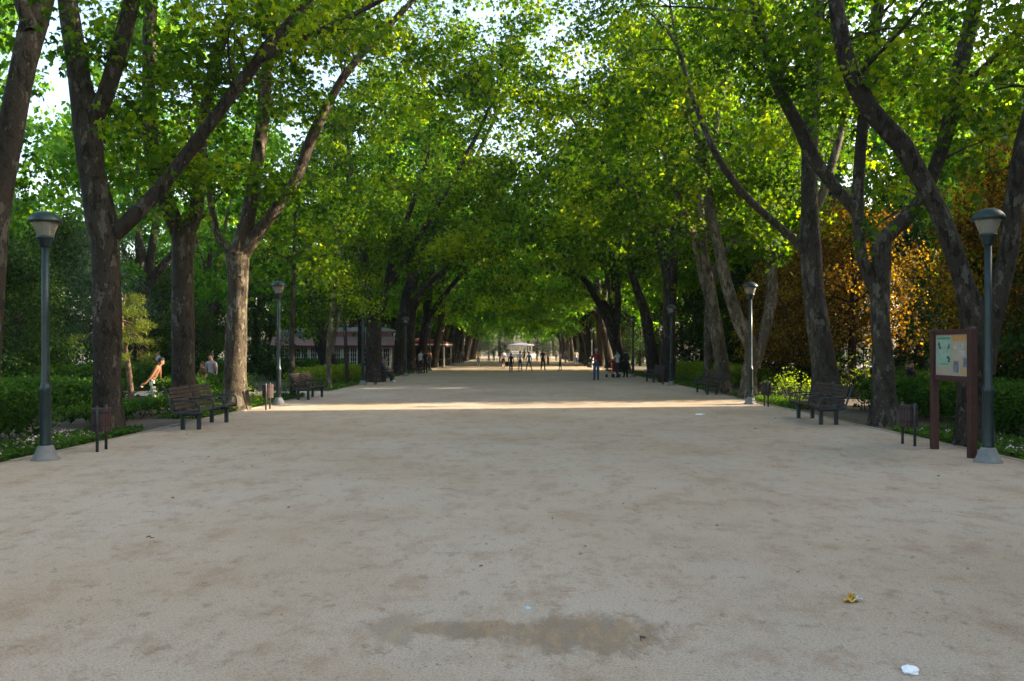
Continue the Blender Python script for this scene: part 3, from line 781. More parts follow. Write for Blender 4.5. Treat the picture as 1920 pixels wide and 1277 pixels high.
plane_tree([[(1548, 766, 32), (1546, 700, 27), (1535, 620, 24), (1525, 540, 21), (1520, 450, 20), (1517, 350, 17), (1520, 250, 16), (1526, 130, 15), (1530, 20, 13), (1535, -120, 9), (1540, -300, 5)],
            [(1517, 485, 11), (1490, 450, 9), (1440, 405, 8), (1390, 355, 8), (1350, 295, 7), (1325, 240, 6), (1300, 170, 5), (1280, 90, 4)]], 22.8,
           'tall straight plane tree behind the sunlit shrub, a thin limb slanting left', seed=14, bark='bark_grey', nclump=50, zmin=6.2, toward=-1, keep=k3r, group=G, leaf=.13, lpp=74,
           extra=[clump_px(*p) for p in ((1440, 340, 23.5, 1.0), (1400, 420, 25, .9), (1470, 420, 25.3, .8), (1300, 240, 23, 1.1), (1380, 260, 24, 1.1), (1260, 160, 23, 1.2), (1350, 150, 23, 1.2), (1480, 260, 25, 1.0), (1440, 200, 24, 1.1), (1440, 385, 26.4, .8), (1400, 330, 26.4, .8), (1472, 440, 26.4, .7), (1340, 335, 26.3, .8), (1300, 285, 26.2, .9), (1360, 235, 26.3, .9), (1430, 265, 26.4, .9), (1485, 330, 26.5, .8), (1410, 420, 26.4, .7), (1250, 230, 26, .9))])
plane_tree([[(1404, 748, 18), (1405, 700, 15), (1410, 655, 15), (1388, 610, 13), (1370, 560, 12), (1355, 500, 11), (1342, 440, 10), (1330, 380, 10), (1320, 300, 10), (1305, 240, 7), (1290, 170, 6), (1270, 80, 4), (1255, 0, 2)],
            [(1412, 690, 13), (1425, 650, 13), (1440, 600, 12), (1450, 550, 12), (1450, 500, 11), (1472, 455, 9), (1520, 420, 8), (1545, 370, 9), (1562, 320, 9), (1580, 260, 8), (1600, 180, 6), (1630, 60, 4)],
            [(1322, 305, 8), (1345, 225, 7), (1362, 130, 6), (1385, 40, 5), (1400, -60, 3)]], 27.4,
           'pale plane tree forking low behind the second right lamp', seed=15, nclump=56, zmin=6.2, toward=-1, bark='bark_pale', keep=k4r, group=G, leaf=.15, lpp=60,
           extra=[clump_px(*p) for p in ((1280, 330, 27, 1.3), (1340, 360, 27.5, 1.1), (1230, 260, 27, 1.4), (1420, 300, 28, 1.2), (1300, 440, 28, 1.0), (1180, 200, 28, 1.5), (1440, 470, 27, .7), (1260, 420, 29, 1.1), (1200, 350, 29, 1.4), (1120, 250, 29, 1.5))])
plane_tree([[(1357, 738, 16), (1354, 680, 14), (1345, 630, 13), (1340, 590, 11), (1322, 530, 10), (1308, 470, 9), (1290, 420, 9), (1275, 380, 7), (1255, 320, 5), (1230, 240, 3)],
            [(1348, 640, 9), (1335, 560, 9), (1318, 480, 8), (1312, 420, 7), (1305, 350, 6), (1300, 250, 4)]], 31.5,
           'pale plane tree with a swollen burr behind the second right bench', seed=16, nclump=54, zmin=6.3, toward=-1, bark='bark_pale', keep=k1r, group=G, leaf=.16, lpp=56, lobed=True)
plane_tree([[(1328, 722, 10), (1328, 650, 9), (1330, 580, 9), (1338, 520, 8), (1360, 470, 7), (1400, 430, 5), (1430, 360, 3)]], 38,
           'pale slender trunk left of the burred plane tree', seed=17, nclump=36, zmin=7, toward=-1, bark='bark_pale', keep=k2r, lobed=False, leaf=.25, lpp=32, group=G)
plane_tree([[(1252, 717, 16), (1252, 650, 14), (1255, 580, 13), (1258, 500, 13), (1268, 430, 11), (1275, 380, 7), (1290, 300, 4)], [(1252, 520, 9), (1235, 450, 7), (1210, 380, 6), (1180, 300, 4)], [(1225, 420, 6), (1170, 350, 5), (1110, 270, 4), (1060, 190, 3), (1030, 110, 2)]], 42,
           'upright plane tree right behind the third right lamp', seed=18, ppc=.7, extra=[clump_px(*p) for p in ((1100, 270, 42, 1.6), (1050, 210, 42, 1.5), (1040, 290, 43, 1.5), (1120, 180, 42, 1.6), (1160, 90, 42, 1.7), (1010, 330, 44, 1.4), (1180, 340, 42, 1.7), (1075, 350, 43, 1.6), (1130, 420, 43, 1.4))], nclump=56, zmin=6, toward=-1, keep=k3r, lobed=False, leaf=.25, lpp=34, group=G)
plane_tree([[(1226, 708, 13), (1220, 650, 12), (1210, 590, 10), (1195, 545, 8), (1182, 500, 7), (1170, 440, 5), (1150, 380, 4), (1120, 310, 2)]], 49,
           'plane tree leaning left between the third and fourth right lamps', seed=19, ppc=.7, nclump=54, zmin=6, toward=-1, keep=k4r, lobed=False, leaf=.25, lpp=34, group=G)
plane_tree([[(1170, 698, 13), (1155, 650, 11), (1140, 600, 9), (1118, 560, 7), (1095, 525, 5), (1060, 505, 3)], [(1152, 640, 8), (1160, 560, 6), (1150, 480, 4), (1130, 420, 3)]], 60,
           'plane tree bending far over the walk behind the woman with the pushchair', seed=20, nclump=56, zmin=6, toward=-1, keep=k1r, lobed=False, leaf=.27, lpp=34, group=G)

# ------------------------------------------------------------------ the rest of the avenue and the trees behind
def proto_plane(seed, leaf=.30, top=21, zmin=5.2, n=74, lpp=32):
    rng = np.random.default_rng(seed)
    H = rng.uniform(4.0, 5.2); lean = rng.uniform(.1, .9)
    main = [(0, 0, -.15, .62), (0, 0, .05, .50), (.02, 0, .5, .42), (lean * .4, .05, H * .5, .38), (lean, .1, H, .37)]
    limbs = [main]
    for k, (dx, dy, zz) in enumerate(((6.2, rng.uniform(-1, 1), 11.5), (-2.2, rng.uniform(-1, 1), 15), (1.2, 2.2, 16), (1.5, -2.4, 15))):
        q = []
        for t in np.linspace(0, 1, 7):
            q.append((lean + dx * t ** 1.15, .1 + dy * t + .2 * math.sin(5 * t + k), H - .2 + (zz - H) * t ** (1.0 if k == 0 else .9), .24 * (1 - t) + .03))
        limbs.append(q)
    clumps = []
    for i in range(n):
        z = rng.uniform(zmin, top); t = (z - zmin) / (top - zmin)
        w_ = math.sin(math.pi * min(1, .28 + .72 * t)) ** .7 + .1
        a = rng.uniform(0, 6.28); q = math.sqrt(rng.uniform(.25, 1))
        ox = math.cos(a) * q * w_; r = rng.uniform(1.1, 2.0)
        clumps.append((.5 + ox * (8.6 if ox > 0 else 4.8), math.sin(a) * q * w_ * 4.6, z - (.9 if ox > 0 else 0), r, r, r * .62))
    me_t = trunk_mesh('trunk', limbs, 12, seed, twigs_for(limbs, clumps, rng, 1))
    me_c = foliage('crown', clumps, rng, .52, lpp, leaf, SIMPLE)
    return me_t, me_c
PR = [proto_plane(s) for s in (31, 32, 33, 34)]
def put_tree(kind, x, y, rz, s, label, group, name='plane_tree', bark='bark', sz=None):
    root = empty(name, (x, y, 0), rz); tag(root, label, 'tree', group)
    root.scale = (s, s, sz or s)
    t, c = kind
    link('trunk', t, None, root); link('crown', c, None, root)
for i, (t, c) in enumerate(PR):
    t.materials.append(M['bark' if i != 1 else 'bark_dark']); c.materials.append(M['leaf_far'])
ORD = ['first', 'second', 'third', 'fourth', 'fifth', 'sixth', 'seventh', 'eighth', 'ninth', 'tenth', 'eleventh', 'twelfth', 'thirteenth', 'fourteenth', 'fifteenth', 'sixteenth', 'seventeenth', 'eighteenth', 'nineteenth', 'twentieth']
rr_ = np.random.default_rng(77)
i = 0; y = 60.0
while y < 158:
    put_tree(PR[i % 4], -8.4 + rr_.normal(0, .25), y, rr_.normal(0, .25), rr_.uniform(.92, 1.1), f'distant plane tree, {ORD[i]} of the left row past the leaning tree by the cafe', 'distant plane trees of the left row')
    i += 1; y += rr_.uniform(5.4, 7.2)
i = 0; y = 67.0
while y < 158:
    put_tree(PR[(i + 2) % 4], 8.5 + rr_.normal(0, .25), y, math.pi + rr_.normal(0, .25), rr_.uniform(.92, 1.1), f'distant plane tree, {ORD[i]} of the right row past the tree by the pushchair', 'distant plane trees of the right row')
    i += 1; y += rr_.uniform(5.4, 7.2)
for k, (x, y, s_) in enumerate([(-11.5, 3.2, 'left'), (12.0, 3.6, 'right')]):  # unseen trees added to shade the near crowns and the foreground
    put_tree(PR[k], x, y, math.pi * (1 - k), .95, f'plane tree at the {s_} of the entrance, added out of view to shade the near crowns', 'plane trees added beside the entrance for shade')
back = []
for k, (x, y) in enumerate([(-24, 50), (-30, 42), (-17, 78), (-16, 90), (-16, 102), (-16, 116), (-24, 60), (-26, 78), (-25, 96), (-46, 60), (-34, 72), (-36, 98)]):
    put_tree(PR[k % 4], x, y, rr_.uniform(0, 6.28), rr_.uniform(.95, 1.2), f'tall tree behind the left row, {ORD[k]} counting away from the entrance', 'tall trees behind the left row')
for k, (x, y) in enumerate([(14.5, 40), (14.5, 52), (15, 62), (15, 87), (15, 97), (15, 110), (22.6, 47), (22.6, 57), (22.6, 67), (23, 90), (23, 99), (23, 110), (31, 92), (31, 104), (30.5, 43), (31, 51), (30, 59)]):
    put_tree(PR[(k + 1) % 4], x, y, rr_.uniform(0, 6.28), rr_.uniform(.9, 1.15), f'tall tree behind the right row, {ORD[k]} counting away from the entrance', 'tall trees behind the right row')
for k, (x, y) in enumerate([(-17, 152), (17, 152), (-21, 208), (-13, 213), (-5, 210), (2.5, 214), (9.5, 209), (17, 213), (26, 206), (-27, 190), (-23, 170), (24, 176)]):
    put_tree(PR[k % 4], x, y, rr_.uniform(0, 6.28), rr_.uniform(.9, 1.2), f'hazy tree round the bandstand square, {ORD[k]} of the ring', 'trees round the bandstand square')

def proto_bushy(seed, H, W, leaf, m, bark, zmin=.3, n=26, lpp=34, tpl=SIMPLE, ppc=2.4, cone=False, padr=(.4, .7)):
    rng = np.random.default_rng(seed); clumps = []
    for i in range(n):
        z = rng.uniform(zmin + .3, H); t = (z - zmin) / (H - zmin)
        w_ = (1 - t) * .9 + .15 if cone else math.sin(math.pi * (.2 + .75 * t)) ** .6
        a = rng.uniform(0, 6.28); q = math.sqrt(rng.uniform(.3, 1)); r = rng.uniform(.55, 1.0) * W * .45
        clumps.append((math.cos(a) * q * W * w_ * .8, math.sin(a) * q * W * w_ * .8, z, r, r, r * (.4 if cone else .7)))
    main = [(0, 0, -.1, .2), (0, 0, .1, .17), (.05, .03, H * .4, .13), (.0, -.05, H * .75, .07), (0, 0, H * .95, .02)]
    limbs = [main]
    t_ = trunk_mesh('trunk', limbs, 9, seed, twigs_for(limbs, clumps, rng, 1))
    c_ = foliage('crown', clumps, rng, ppc, lpp, leaf, tpl, padr)
    t_.materials.append(M[bark]); c_.materials.append(M[m])
    return t_, c_
EV = [proto_bushy(41, 8.0, 3.0, .15, 'leaf_dark', 'bark_dark', n=46), proto_bushy(42, 7.0, 2.8, .14, 'leaf_dark', 'bark_dark', n=42), proto_bushy(43, 9.5, 3.0, .16, 'leaf_blue', 'bark_dark', n=50, cone=True, tpl=NEEDLE, lpp=60)]
GL = 'dark evergreens behind the left lawn'; GR = 'dark evergreens inside the right railings'
for k, (x, y, e, s) in enumerate([(-14.2, 19, 1, .52), (-16.5, 25, 0, .6), (-19, 30, 1, .7), (-20.5, 24.5, 2, .56), (-18, 34.5, 2, .85), (-23, 36, 0, .8), (-14.5, 35.5, 1, .55), (-27, 43, 1, 1.1), (-23.5, 41, 0, 1.0),
                                 (-17.5, 17, 0, .55), (-24, 29, 0, .7), (-29, 36, 2, .75), (-32, 48, 0, 1.2), (-26, 55, 1, 1.1)]):
    put_tree(EV[e], x, y, rr_.uniform(0, 6.28), s, f'{"blue green conifer" if e == 2 else "dark evergreen tree"} behind the left lawn, {ORD[k]} of the thicket', GL, 'conifer' if e == 2 else 'evergreen_tree')
for k, (x, y, e, s) in enumerate([(12.4, 14.2, 1, .62), (13.4, 18.0, 0, .72), (14.5, 22.5, 1, .75), (15.4, 33, 0, .9), (13.6, 36.5, 1, .8), (12.6, 43, 0, .8), (16, 39.5, 2, .9), (13, 49, 1, .85), (16.4, 46, 0, 1.0),
                                 (13, 56, 0, .9), (12.6, 64, 1, .9), (16.5, 54, 1, 1.1), (13, 84, 0, 1.0), (13, 90, 1, 1.0), (13, 97, 0, 1.0)]):
    put_tree(EV[e], x, y, rr_.uniform(0, 6.28), s, f'{"blue green conifer" if e == 2 else "dark evergreen tree"} inside the right railings, {ORD[k]} counting away', GR, 'conifer' if e == 2 else 'evergreen_tree')
for k, (x, y, e, s) in enumerate([(-13.5, 84, 0, .9), (-13, 94, 1, .9), (-13, 104, 0, 1), (-13, 115, 1, 1), (13, 104, 1, 1), (13, 115, 0, 1), (-12.5, 125, 0, 1), (12.5, 125, 1, 1)]):
    put_tree(EV[e], x, y, rr_.uniform(0, 6.28), s, f'distant evergreen closing the far side of the avenue, {ORD[k]} of eight', 'distant evergreens', 'evergreen_tree')
for k, (x, y, e, s) in enumerate([(-34, 38, 0, 1.3), (-38, 46, 1, 1.5), (-36, 56, 0, 1.5), (-30, 62, 1, 1.5), (-42, 62, 0, 1.7), (-38, 74, 1, 1.7), (-30, 78, 0, 1.5), (-22, 70, 1, 1.3), (-28, 92, 0, 1.6), (-20, 84, 1, 1.3), (-40, 92, 1, 1.8), (-21, 108, 0, 1.5), (-30, 112, 1, 1.7)]):
    put_tree(EV[e], x, y, rr_.uniform(0, 6.28), s, f'big shaded tree far behind the left lawn, {ORD[k]} counting away', 'big shaded trees far behind the left lawn', 'evergreen_tree')
for k, (x, y, e, s) in enumerate([(-24, 198, 0, 1.2), (-17, 204, 1, 1.1), (-10, 205, 0, 1.1), (-3.5, 204, 1, 1.0), (5, 206, 0, 1.0), (12, 204, 1, 1.1), (19, 205, 0, 1.2), (27, 199, 1, 1.2), (-27, 180, 1, 1.2), (28, 186, 0, 1.2), (-24, 160, 0, 1.2), (25, 162, 1, 1.2), (-13, 137, 1, 1.1), (13, 137, 0, 1.1), (-12.5, 148, 0, 1.1), (12.5, 148, 1, 1.1), (-7.5, 200, 1, .8), (8, 200, 0, .8)]):
    put_tree(EV[e], x, y, rr_.uniform(0, 6.28), s, f'bushy tree at the edge of the bandstand square, {ORD[k]} of the edge', 'bushy trees at the edge of the bandstand square', 'evergreen_tree')
# bronze leaved plums and the small sunlit pine
PL = [proto_bushy(51, 6.6, 2.5, .11, 'leaf_plum', 'bark_dark', zmin=1.9, n=70, lpp=50, ppc=2.6), proto_bushy(52, 7.2, 2.7, .11, 'leaf_plum', 'bark_dark', zmin=1.5, n=74, lpp=46, ppc=2.5)]
put_tree(PL[0], 12.1, 28.6, .4, 1.0, 'bronze leaved plum tree glowing in the sun between the right trunks', 'bronze plum trees', 'plum_tree')
put_tree(PL[1], 14.2, 21.8, 1.9, 1.0, 'shaded bronze plum tree behind the notice board', 'bronze plum trees', 'plum_tree')
put_tree(PL[1], 11.8, 35.5, 3.0, .74, 'bronze plum tree behind the low forking pale plane', 'bronze plum trees', 'plum_tree')
def small_pine():
    rng = np.random.default_rng(61)
    x, y, _ = P(246, 745, 23.2)
    root = empty('small_pine', (x, y, 0)); tag(root, 'small sunlit yellow green pine with a crooked thin trunk between two left trunks', 'tree')
    def l(px, py): 
        a = P(px, py, 23.2); return (a[0] - x, 0.0, a[2])
    main = [(*l(246, 760)[:2], -.05, .10), (*l(246, 740), .085), (*l(241, 690), .075), (*l(231, 630), .06), (*l(228, 590), .04), (*l(236, 550), .02)]
    br = [[(*l(237, 655), .03), (*l(245, 628), .025), (*l(262, 640), .018), (*l(280, 655), .008)], [(*l(233, 640), .025), (*l(224, 600), .02), (*l(215, 580), .008)]]
    cl = []
    for px, py, r in ((228, 582, .32), (262, 590, .34), (250, 612, .36), (278, 640, .30), (235, 668, .22), (262, 668, .28), (245, 560, .30), (285, 615, .26), (225, 620, .26), (250, 640, .3), (165, 640, .3), (240, 640, .3)):
        a = l(px, py); cl.append((a[0], rng.normal(0, .35), a[2], r * 1.1, r * 1.1, r * .62))
    link('trunk', trunk_mesh('trunk', [main] + br, 9, 3, twigs_for([main] + br, cl, rng, 1)), M['bark_pine'], root)
    link('crown', foliage('crown', cl, rng, 52, 95, .14, NEEDLE, (.10, .22), (-.4, .6), .05), M['leaf_pine'], root)
small_pine()
# ------------------------------------------------------------------ street lamps
def make_lamp():
    root = empty('street_lamp')
    mb = MB(); mb.lathe([(.205, -.04), (.20, .025), (.17, .045), (.145, .12), (.115, .20), (.095, .225)], 24); mb.build('base', M['concrete'], root)
    mb = MB(); mb.lathe([(.094, .18), (.082, .26), (.078, .32), (.078, 1.05), (.083, 1.06), (.083, 1.12), (.070, 1.15), (.058, 1.20), (.054, 2.2), (.050, 3.32)], 20)
    mb.build('pole', M['lamp_pole'], root)
    mb = MB(); mb.lathe([(.052, 3.28), (.085, 3.32), (.09, 3.40), (.125, 3.42), (.125, 3.455), (.11, 3.46)], 24); mb.build('collar', M['lamp_pole'], root)
    mb = MB(); mb.lathe([(.112, 3.458), (.135, 3.52), (.17, 3.62), (.185, 3.672)], 28, cap=False)
    mb.lathe([(.179, 3.672), (.164, 3.62), (.129, 3.52), (.106, 3.458)], 28, cap=False)
    mb.build('globe', M['glass'], root)
    mb = MB(); p = [(.07, 3.456)]
    for i in range(7): p += [(.074, 3.47 + i * .027), (.064, 3.483 + i * .027)]
    p += [(.08, 3.668)]
    mb.lathe(p, 20); mb.build('reflector', M['white'], root)
    mb = MB(); mb.lathe([(.15, 3.664), (.232, 3.668), (.238, 3.69), (.222, 3.735), (.18, 3.785), (.12, 3.822), (.05, 3.842), (.0, 3.845)], 32)
    mb.build('cap', M['lamp_green'], root)
    return root
lamp0 = make_lamp()
LAMPS = [(-7.32, 12.2, 'tall green street lamp in the flower border at the left edge'), (-7.45, 24.5, 'street lamp with a sunlit pole beside the second left litter bin'),
         (-7.5, 38.0, 'street lamp in front of the stout mottled left plane tree'), (-7.3, 51.0, 'street lamp just past the bench with two sitters'), (-7.1, 63.2, 'street lamp before the cafe awning'),
         (7.12, 11.95, 'tall green street lamp beside the notice board'), (7.3, 24.8, 'street lamp with a glaring sunlit base by the low forked pale tree'), (7.25, 37.4, 'street lamp beside the third right bench'),
         (7.2, 49.5, 'street lamp right behind the woman with the pushchair'), (7.05, 62.5, 'fifth street lamp of the right row'), (7.0, 75.5, 'sixth street lamp of the right row'),
         (7.5, 88.5, 'seventh street lamp of the right row'), (7.5, 101.5, 'eighth street lamp of the right row'), (7.4, 114.5, 'ninth street lamp of the right row'),
         (-7.3, 76.0, 'sixth street lamp of the left row'), (-7.3, 102.0, 'eighth street lamp of the left row'), (-7.3, 89.0, 'seventh street lamp of the left row')]
for i, (x, y, lab) in enumerate(LAMPS):
    o = lamp0 if i == 0 else copy_tree(lamp0)
    o.location = (x, y, 0); o.rotation_euler.z = .7 * i
    tag(o, lab, 'street lamp', 'street lamps along the walk')

# ------------------------------------------------------------------ benches
def make_bench():
    """faces +x, two seats wide"""
    root = empty('park_bench'); Lh = 1.16
    mb = MB()
    for i in range(6):
        x = .235 - i * .079; z = .43 - .012 * (i > 0) * i * .9 + (0 if i else -.012)
        for s in (-1, 1):
            mb.bbox((x - .033, min(0, s * Lh) + .028, z - .018), (x + .033, max(0, s * Lh) - .028, z + .018), .007)
    mb.build('seat', M['wood'], root)
    mb = MB()
    ang = R(19)
    for i in range(6):
        d = .05 + i * .082
        c = Vector((-.235 - math.sin(ang) * d, 0, .43 + math.cos(ang) * d))
        Mx = Matrix.Translation(c) @ Matrix.Rotation(-ang, 4, 'Y')
        for s in (-1, 1):
            mb.bbox((-.016, min(0, s * Lh) + .028, -.033), (.016, max(0, s * Lh) - .028, .033), .007, M=Mx)
    mb.build('backrest', M['wood'], root)
    for yy in (-Lh, 0, Lh):
        mb = MB()
        Mx = Matrix.Translation((-.25, 0, .40)) @ Matrix.Rotation(-ang, 4, 'Y')
        mb.bbox((-.045, yy - .022, -.02), (-.012, yy + .022, .56), .006, M=Mx)
        mb.bbox((-.27, yy - .022, .355), (.27, yy + .022, .402), .006)
        mb.build('side_frame', M['iron'], root)
    for yy in (-Lh * .72, Lh * .72):
        mb = MB()
        mb.bbox((.10, yy - .04, -.05), (.18, yy + .04, .356), .008)
        mb.bbox((-.24, yy - .04, -.05), (-.16, yy + .04, .356), .008)
        mb.bbox((-.26, yy - .03, .30), (.22, yy + .03, .354), .006)
        mb.build('leg', M['concrete' if False else 'iron'], root)
    for yy in (-Lh, -.33, .33, Lh):
        mb = MB()
        mb.tube([(-.29, yy, .62), (-.1, yy, .635), (.12, yy, .63), (.235, yy, .60), (.262, yy, .53), (.262, yy, .40)], .017, 8)
        mb.build('armrest', M['iron'], root)
    return root
b0 = make_bench()
for i, (x, y, rz, lab) in enumerate([(-6.97, 17.65, .02, 'slatted wooden bench nearest on the left, in front of the forked tree'), (-7.25, 27.6, -.03, 'slatted wooden bench past the second left lamp'),
                                     (-7.15, 42.4, 0, 'bench with two people sitting on it'), (-7.15, 56.3, 0, 'far left bench beside the standing group before the cafe'),
                                     (7.06, 18.75, math.pi - .05, 'slatted wooden bench nearest on the right, in front of the many forked tree'), (7.3, 30.7, math.pi, 'wooden bench in front of the burred pale tree'),
                                     (7.1, 41.6, math.pi + .05, 'wooden bench beside the third right lamp'), (7.2, 83.5, math.pi, 'far right bench beside the person in white')]):
    o = b0 if i == 0 else copy_tree(b0)
    o.location = (x, y, 0); o.rotation_euler.z = rz
    tag(o, lab, 'bench', 'park benches along the walk')

# ------------------------------------------------------------------ litter bins
def make_bin():
    root = empty('litter_bin')
    for s in (-1, 1):
        mb = MB(); mb.lathe([(.024, -.05), (.024, .74), (.018, .755), (.0, .76)], 12, (0, s * .185, 0)); mb.build('post', M['steel'], root)
    mb = MB(); n = 18
    for i in range(n):
        a = 2 * math.pi * i / n
        Mx = Matrix.Rotation(a, 4, 'Z')
        mb.bbox((.137, -.0215, .33), (.151, .0215, .72), .004, M=Mx)
    mb.build('slats', M['bin_wood'], root)
    mb = MB(); mb.lathe([(.0, .335), (.134, .335), (.134, .715), (.126, .715), (.126, .36), (.0, .36)], 20, cap=False); mb.build('liner', M['steel'], root)
    mb = MB()
    for z in (.42, .64): mb.lathe([(.1535, z), (.1575, z + .004), (.1575, z + .026), (.1535, z + .03)], 20, cap=False); 
    for s in (-1, 1): mb.box((-.012, s * .152 - .012, .50), (.012, s * .152 + .012, .53))
    mb.build('hoop', M['rubber'], root)
    return root
k0 = make_bin()
for i, (x, y, rz, lab) in enumerate([(-7.03, 13.3, .12, 'slatted brown litter bin in front of the thick first left trunk'), (-7.15, 22.5, 0, 'slatted litter bin beside the second left lamp'),
                                     (-7.0, 38.6, 0, 'litter bin just past the third left lamp'), (6.98, 14.1, .1, 'slatted brown litter bin left of the notice board'),
                                     (7.45, 23.7, 0, 'litter bin behind the sunlit right lamp base'), (7.1, 38.7, 0, 'litter bin between the third right bench and lamp')]):
    o = k0 if i == 0 else copy_tree(k0)
    o.location = (x, y, 0); o.rotation_euler.z = rz
    tag(o, lab, 'litter bin', 'litter bins along the walk')

# ------------------------------------------------------------------ notice board
def notice_board():
    root = empty('notice_board', (7.13, 12.95, 0), 0)
    tag(root, 'red brown wooden notice board with pinned posters on two tall posts', 'notice board')
    h = .56
    for s in (-1, 1):
        mb = MB(); mb.bbox((-.055, s * h - .055, -.1), (.055, s * h + .055, 2.02), .006)
        p = MB(); p.lathe([(.078, 2.02), (.07, 2.045), (.0, 2.075)], 4, (0, s * h, 0), smooth=False)
        po = mb.build('post', M['wood_red'], root); p.build('post_cap', M['wood_red'], po)
    for z0, z1 in ((1.185, 1.275), (1.955, 2.035)):
        mb = MB(); mb.bbox((-.04, -h + .056, z0), (.04, h - .056, z1), .006); mb.build('rail', M['wood_red'], root)
    mb = MB(); mb.box((-.005, -h + .056, 1.276), (.03, h - .056, 1.954)); mb.build('back_panel', M['print_grey'], root)
    X = -.0052
    def sheet_(name, y0, y1, z0, z1, m, t=.003, par=root, x=X):
        mb = MB(); mb.box((x - t, y0, z0), (x, y1, z1)); return mb.build(name, M[m], par)
    ps = sheet_('poster', -.49, .49, 1.29, 1.945, 'poster')
    gp = sheet_('green_poster', .03, .47, 1.42, 1.93, 'poster_green', .003, root, X - .0035)
    x2 = X - .007
    sheet_('header', .05, .45, 1.875, 1.905, 'print_green', .002, gp, x2)
    sheet_('footer', .10, .38, 1.455, 1.47, 'print_green', .002, gp, x2)
    rng = random.Random(5)
    for (y, z, w_, h_) in ((.39, 1.80, .07, .05), (.36, 1.745, .05, .05), (.10, 1.58, .06, .05), (.085, 1.53, .05, .05), (.09, 1.76, .035, .06)):
        mb = MB()
        for _ in range(7):
            yy = y + rng.uniform(-w_, w_) * .5; zz = z + rng.uniform(-h_, h_) * .5
            a = [(yy + math.cos(k * 1.05) * rng.uniform(.012, .024), zz + math.sin(k * 1.05) * rng.uniform(.012, .026)) for k in range(6)]
            t = x2 - .0005 * _
            mb.add([(t, p, q) for p, q in a], [(5, 4, 3, 2, 1, 0)])
        mb.build('printed_mark', M['print_dark'], gp)
    mb = MB()
    for _ in range(9):
        y = rng.uniform(.1, .38); z = rng.uniform(1.6, 1.72)
        mb.box((x2 - .001, y, z), (x2, y + .012, z + rng.uniform(.02, .06)))
    mb.build('printed_text', M['print_green'], gp)
    for (y0, y1, z0, z1, m) in ((-.46, .0, 1.84, 1.935, 'print_orange'), (-.34, -.05, 1.72, 1.80, 'print_grey'), (-.20, -.04, 1.33, 1.52, 'print_blue'), (-.45, -.33, 1.42, 1.57, 'print_blue'), (-.45, -.28, 1.31, 1.37, 'print_orange'), (-.38, -.2, 1.60, 1.69, 'print_grey')):
        sheet_('photo_print', y0, y1, z0, z1, m, .002, ps, X - .0032)
notice_board()

# ------------------------------------------------------------------ railings, wall, street
def railings():
    root = empty('ochre_wall', (17.5, 38, 0)); tag(root, 'low ochre rendered wall with stone coping under the iron railings', 'wall')
    mb = MB(); mb.box((-.15, -32, -.2), (.15, 52, .44)); mb.build('wall', M['yellow_wall'], root)
    mb = MB()
    for k in range(42): mb.bbox((-.19, -32 + k * 2 + .004, .441), (.19, -30 + k * 2 - .004, .50), .01)
    mb.build('coping', M['stone_cap'], root)
    pan = None
    for k in range(28):
        o = empty('iron_railing', (17.5, 8.5 + k * 3.0, .5)) if k == 0 else None
        if k == 0:
            mb = MB()
            for j in range(24):
                y = -1.44 + j * .125
                mb.tube([(0, y, .02), (0, y, 1.18)], .011, 6); mb.lathe([(.011, 1.18), (.022, 1.21), (.0, 1.27)], 6, (0, y, 0))
            for j in range(12):
                y = -1.38 + j * .25
                mb.tube([(0, y + .055 * math.cos(a), .14 + .055 * math.sin(a)) for a in np.linspace(0, 6.28, 11)], .007, 5)
            mb.build('bars', M['iron'], o)
            mb = MB()
            for z in (.05, .22, 1.10): mb.box((-.02, -1.5, z - .012), (.02, 1.5, z + .012))
            mb.build('rails', M['iron'], o)
            mb = MB(); mb.bbox((-.03, -1.53, 0), (.03, -1.47, 1.3), .005); mb.lathe([(.03, 1.3), (.05, 1.34), (.0, 1.42)], 10, (0, -1.5, 0)); mb.build('post', M['iron'], o)
            pan = o
        else:
            o = copy_tree(pan); o.location = (17.5, 8.5 + k * 3.0, .5)
        tag(o, 'black iron railing panel standing on the low ochre wall', 'railing', 'iron railing panels on the ochre wall')
railings()

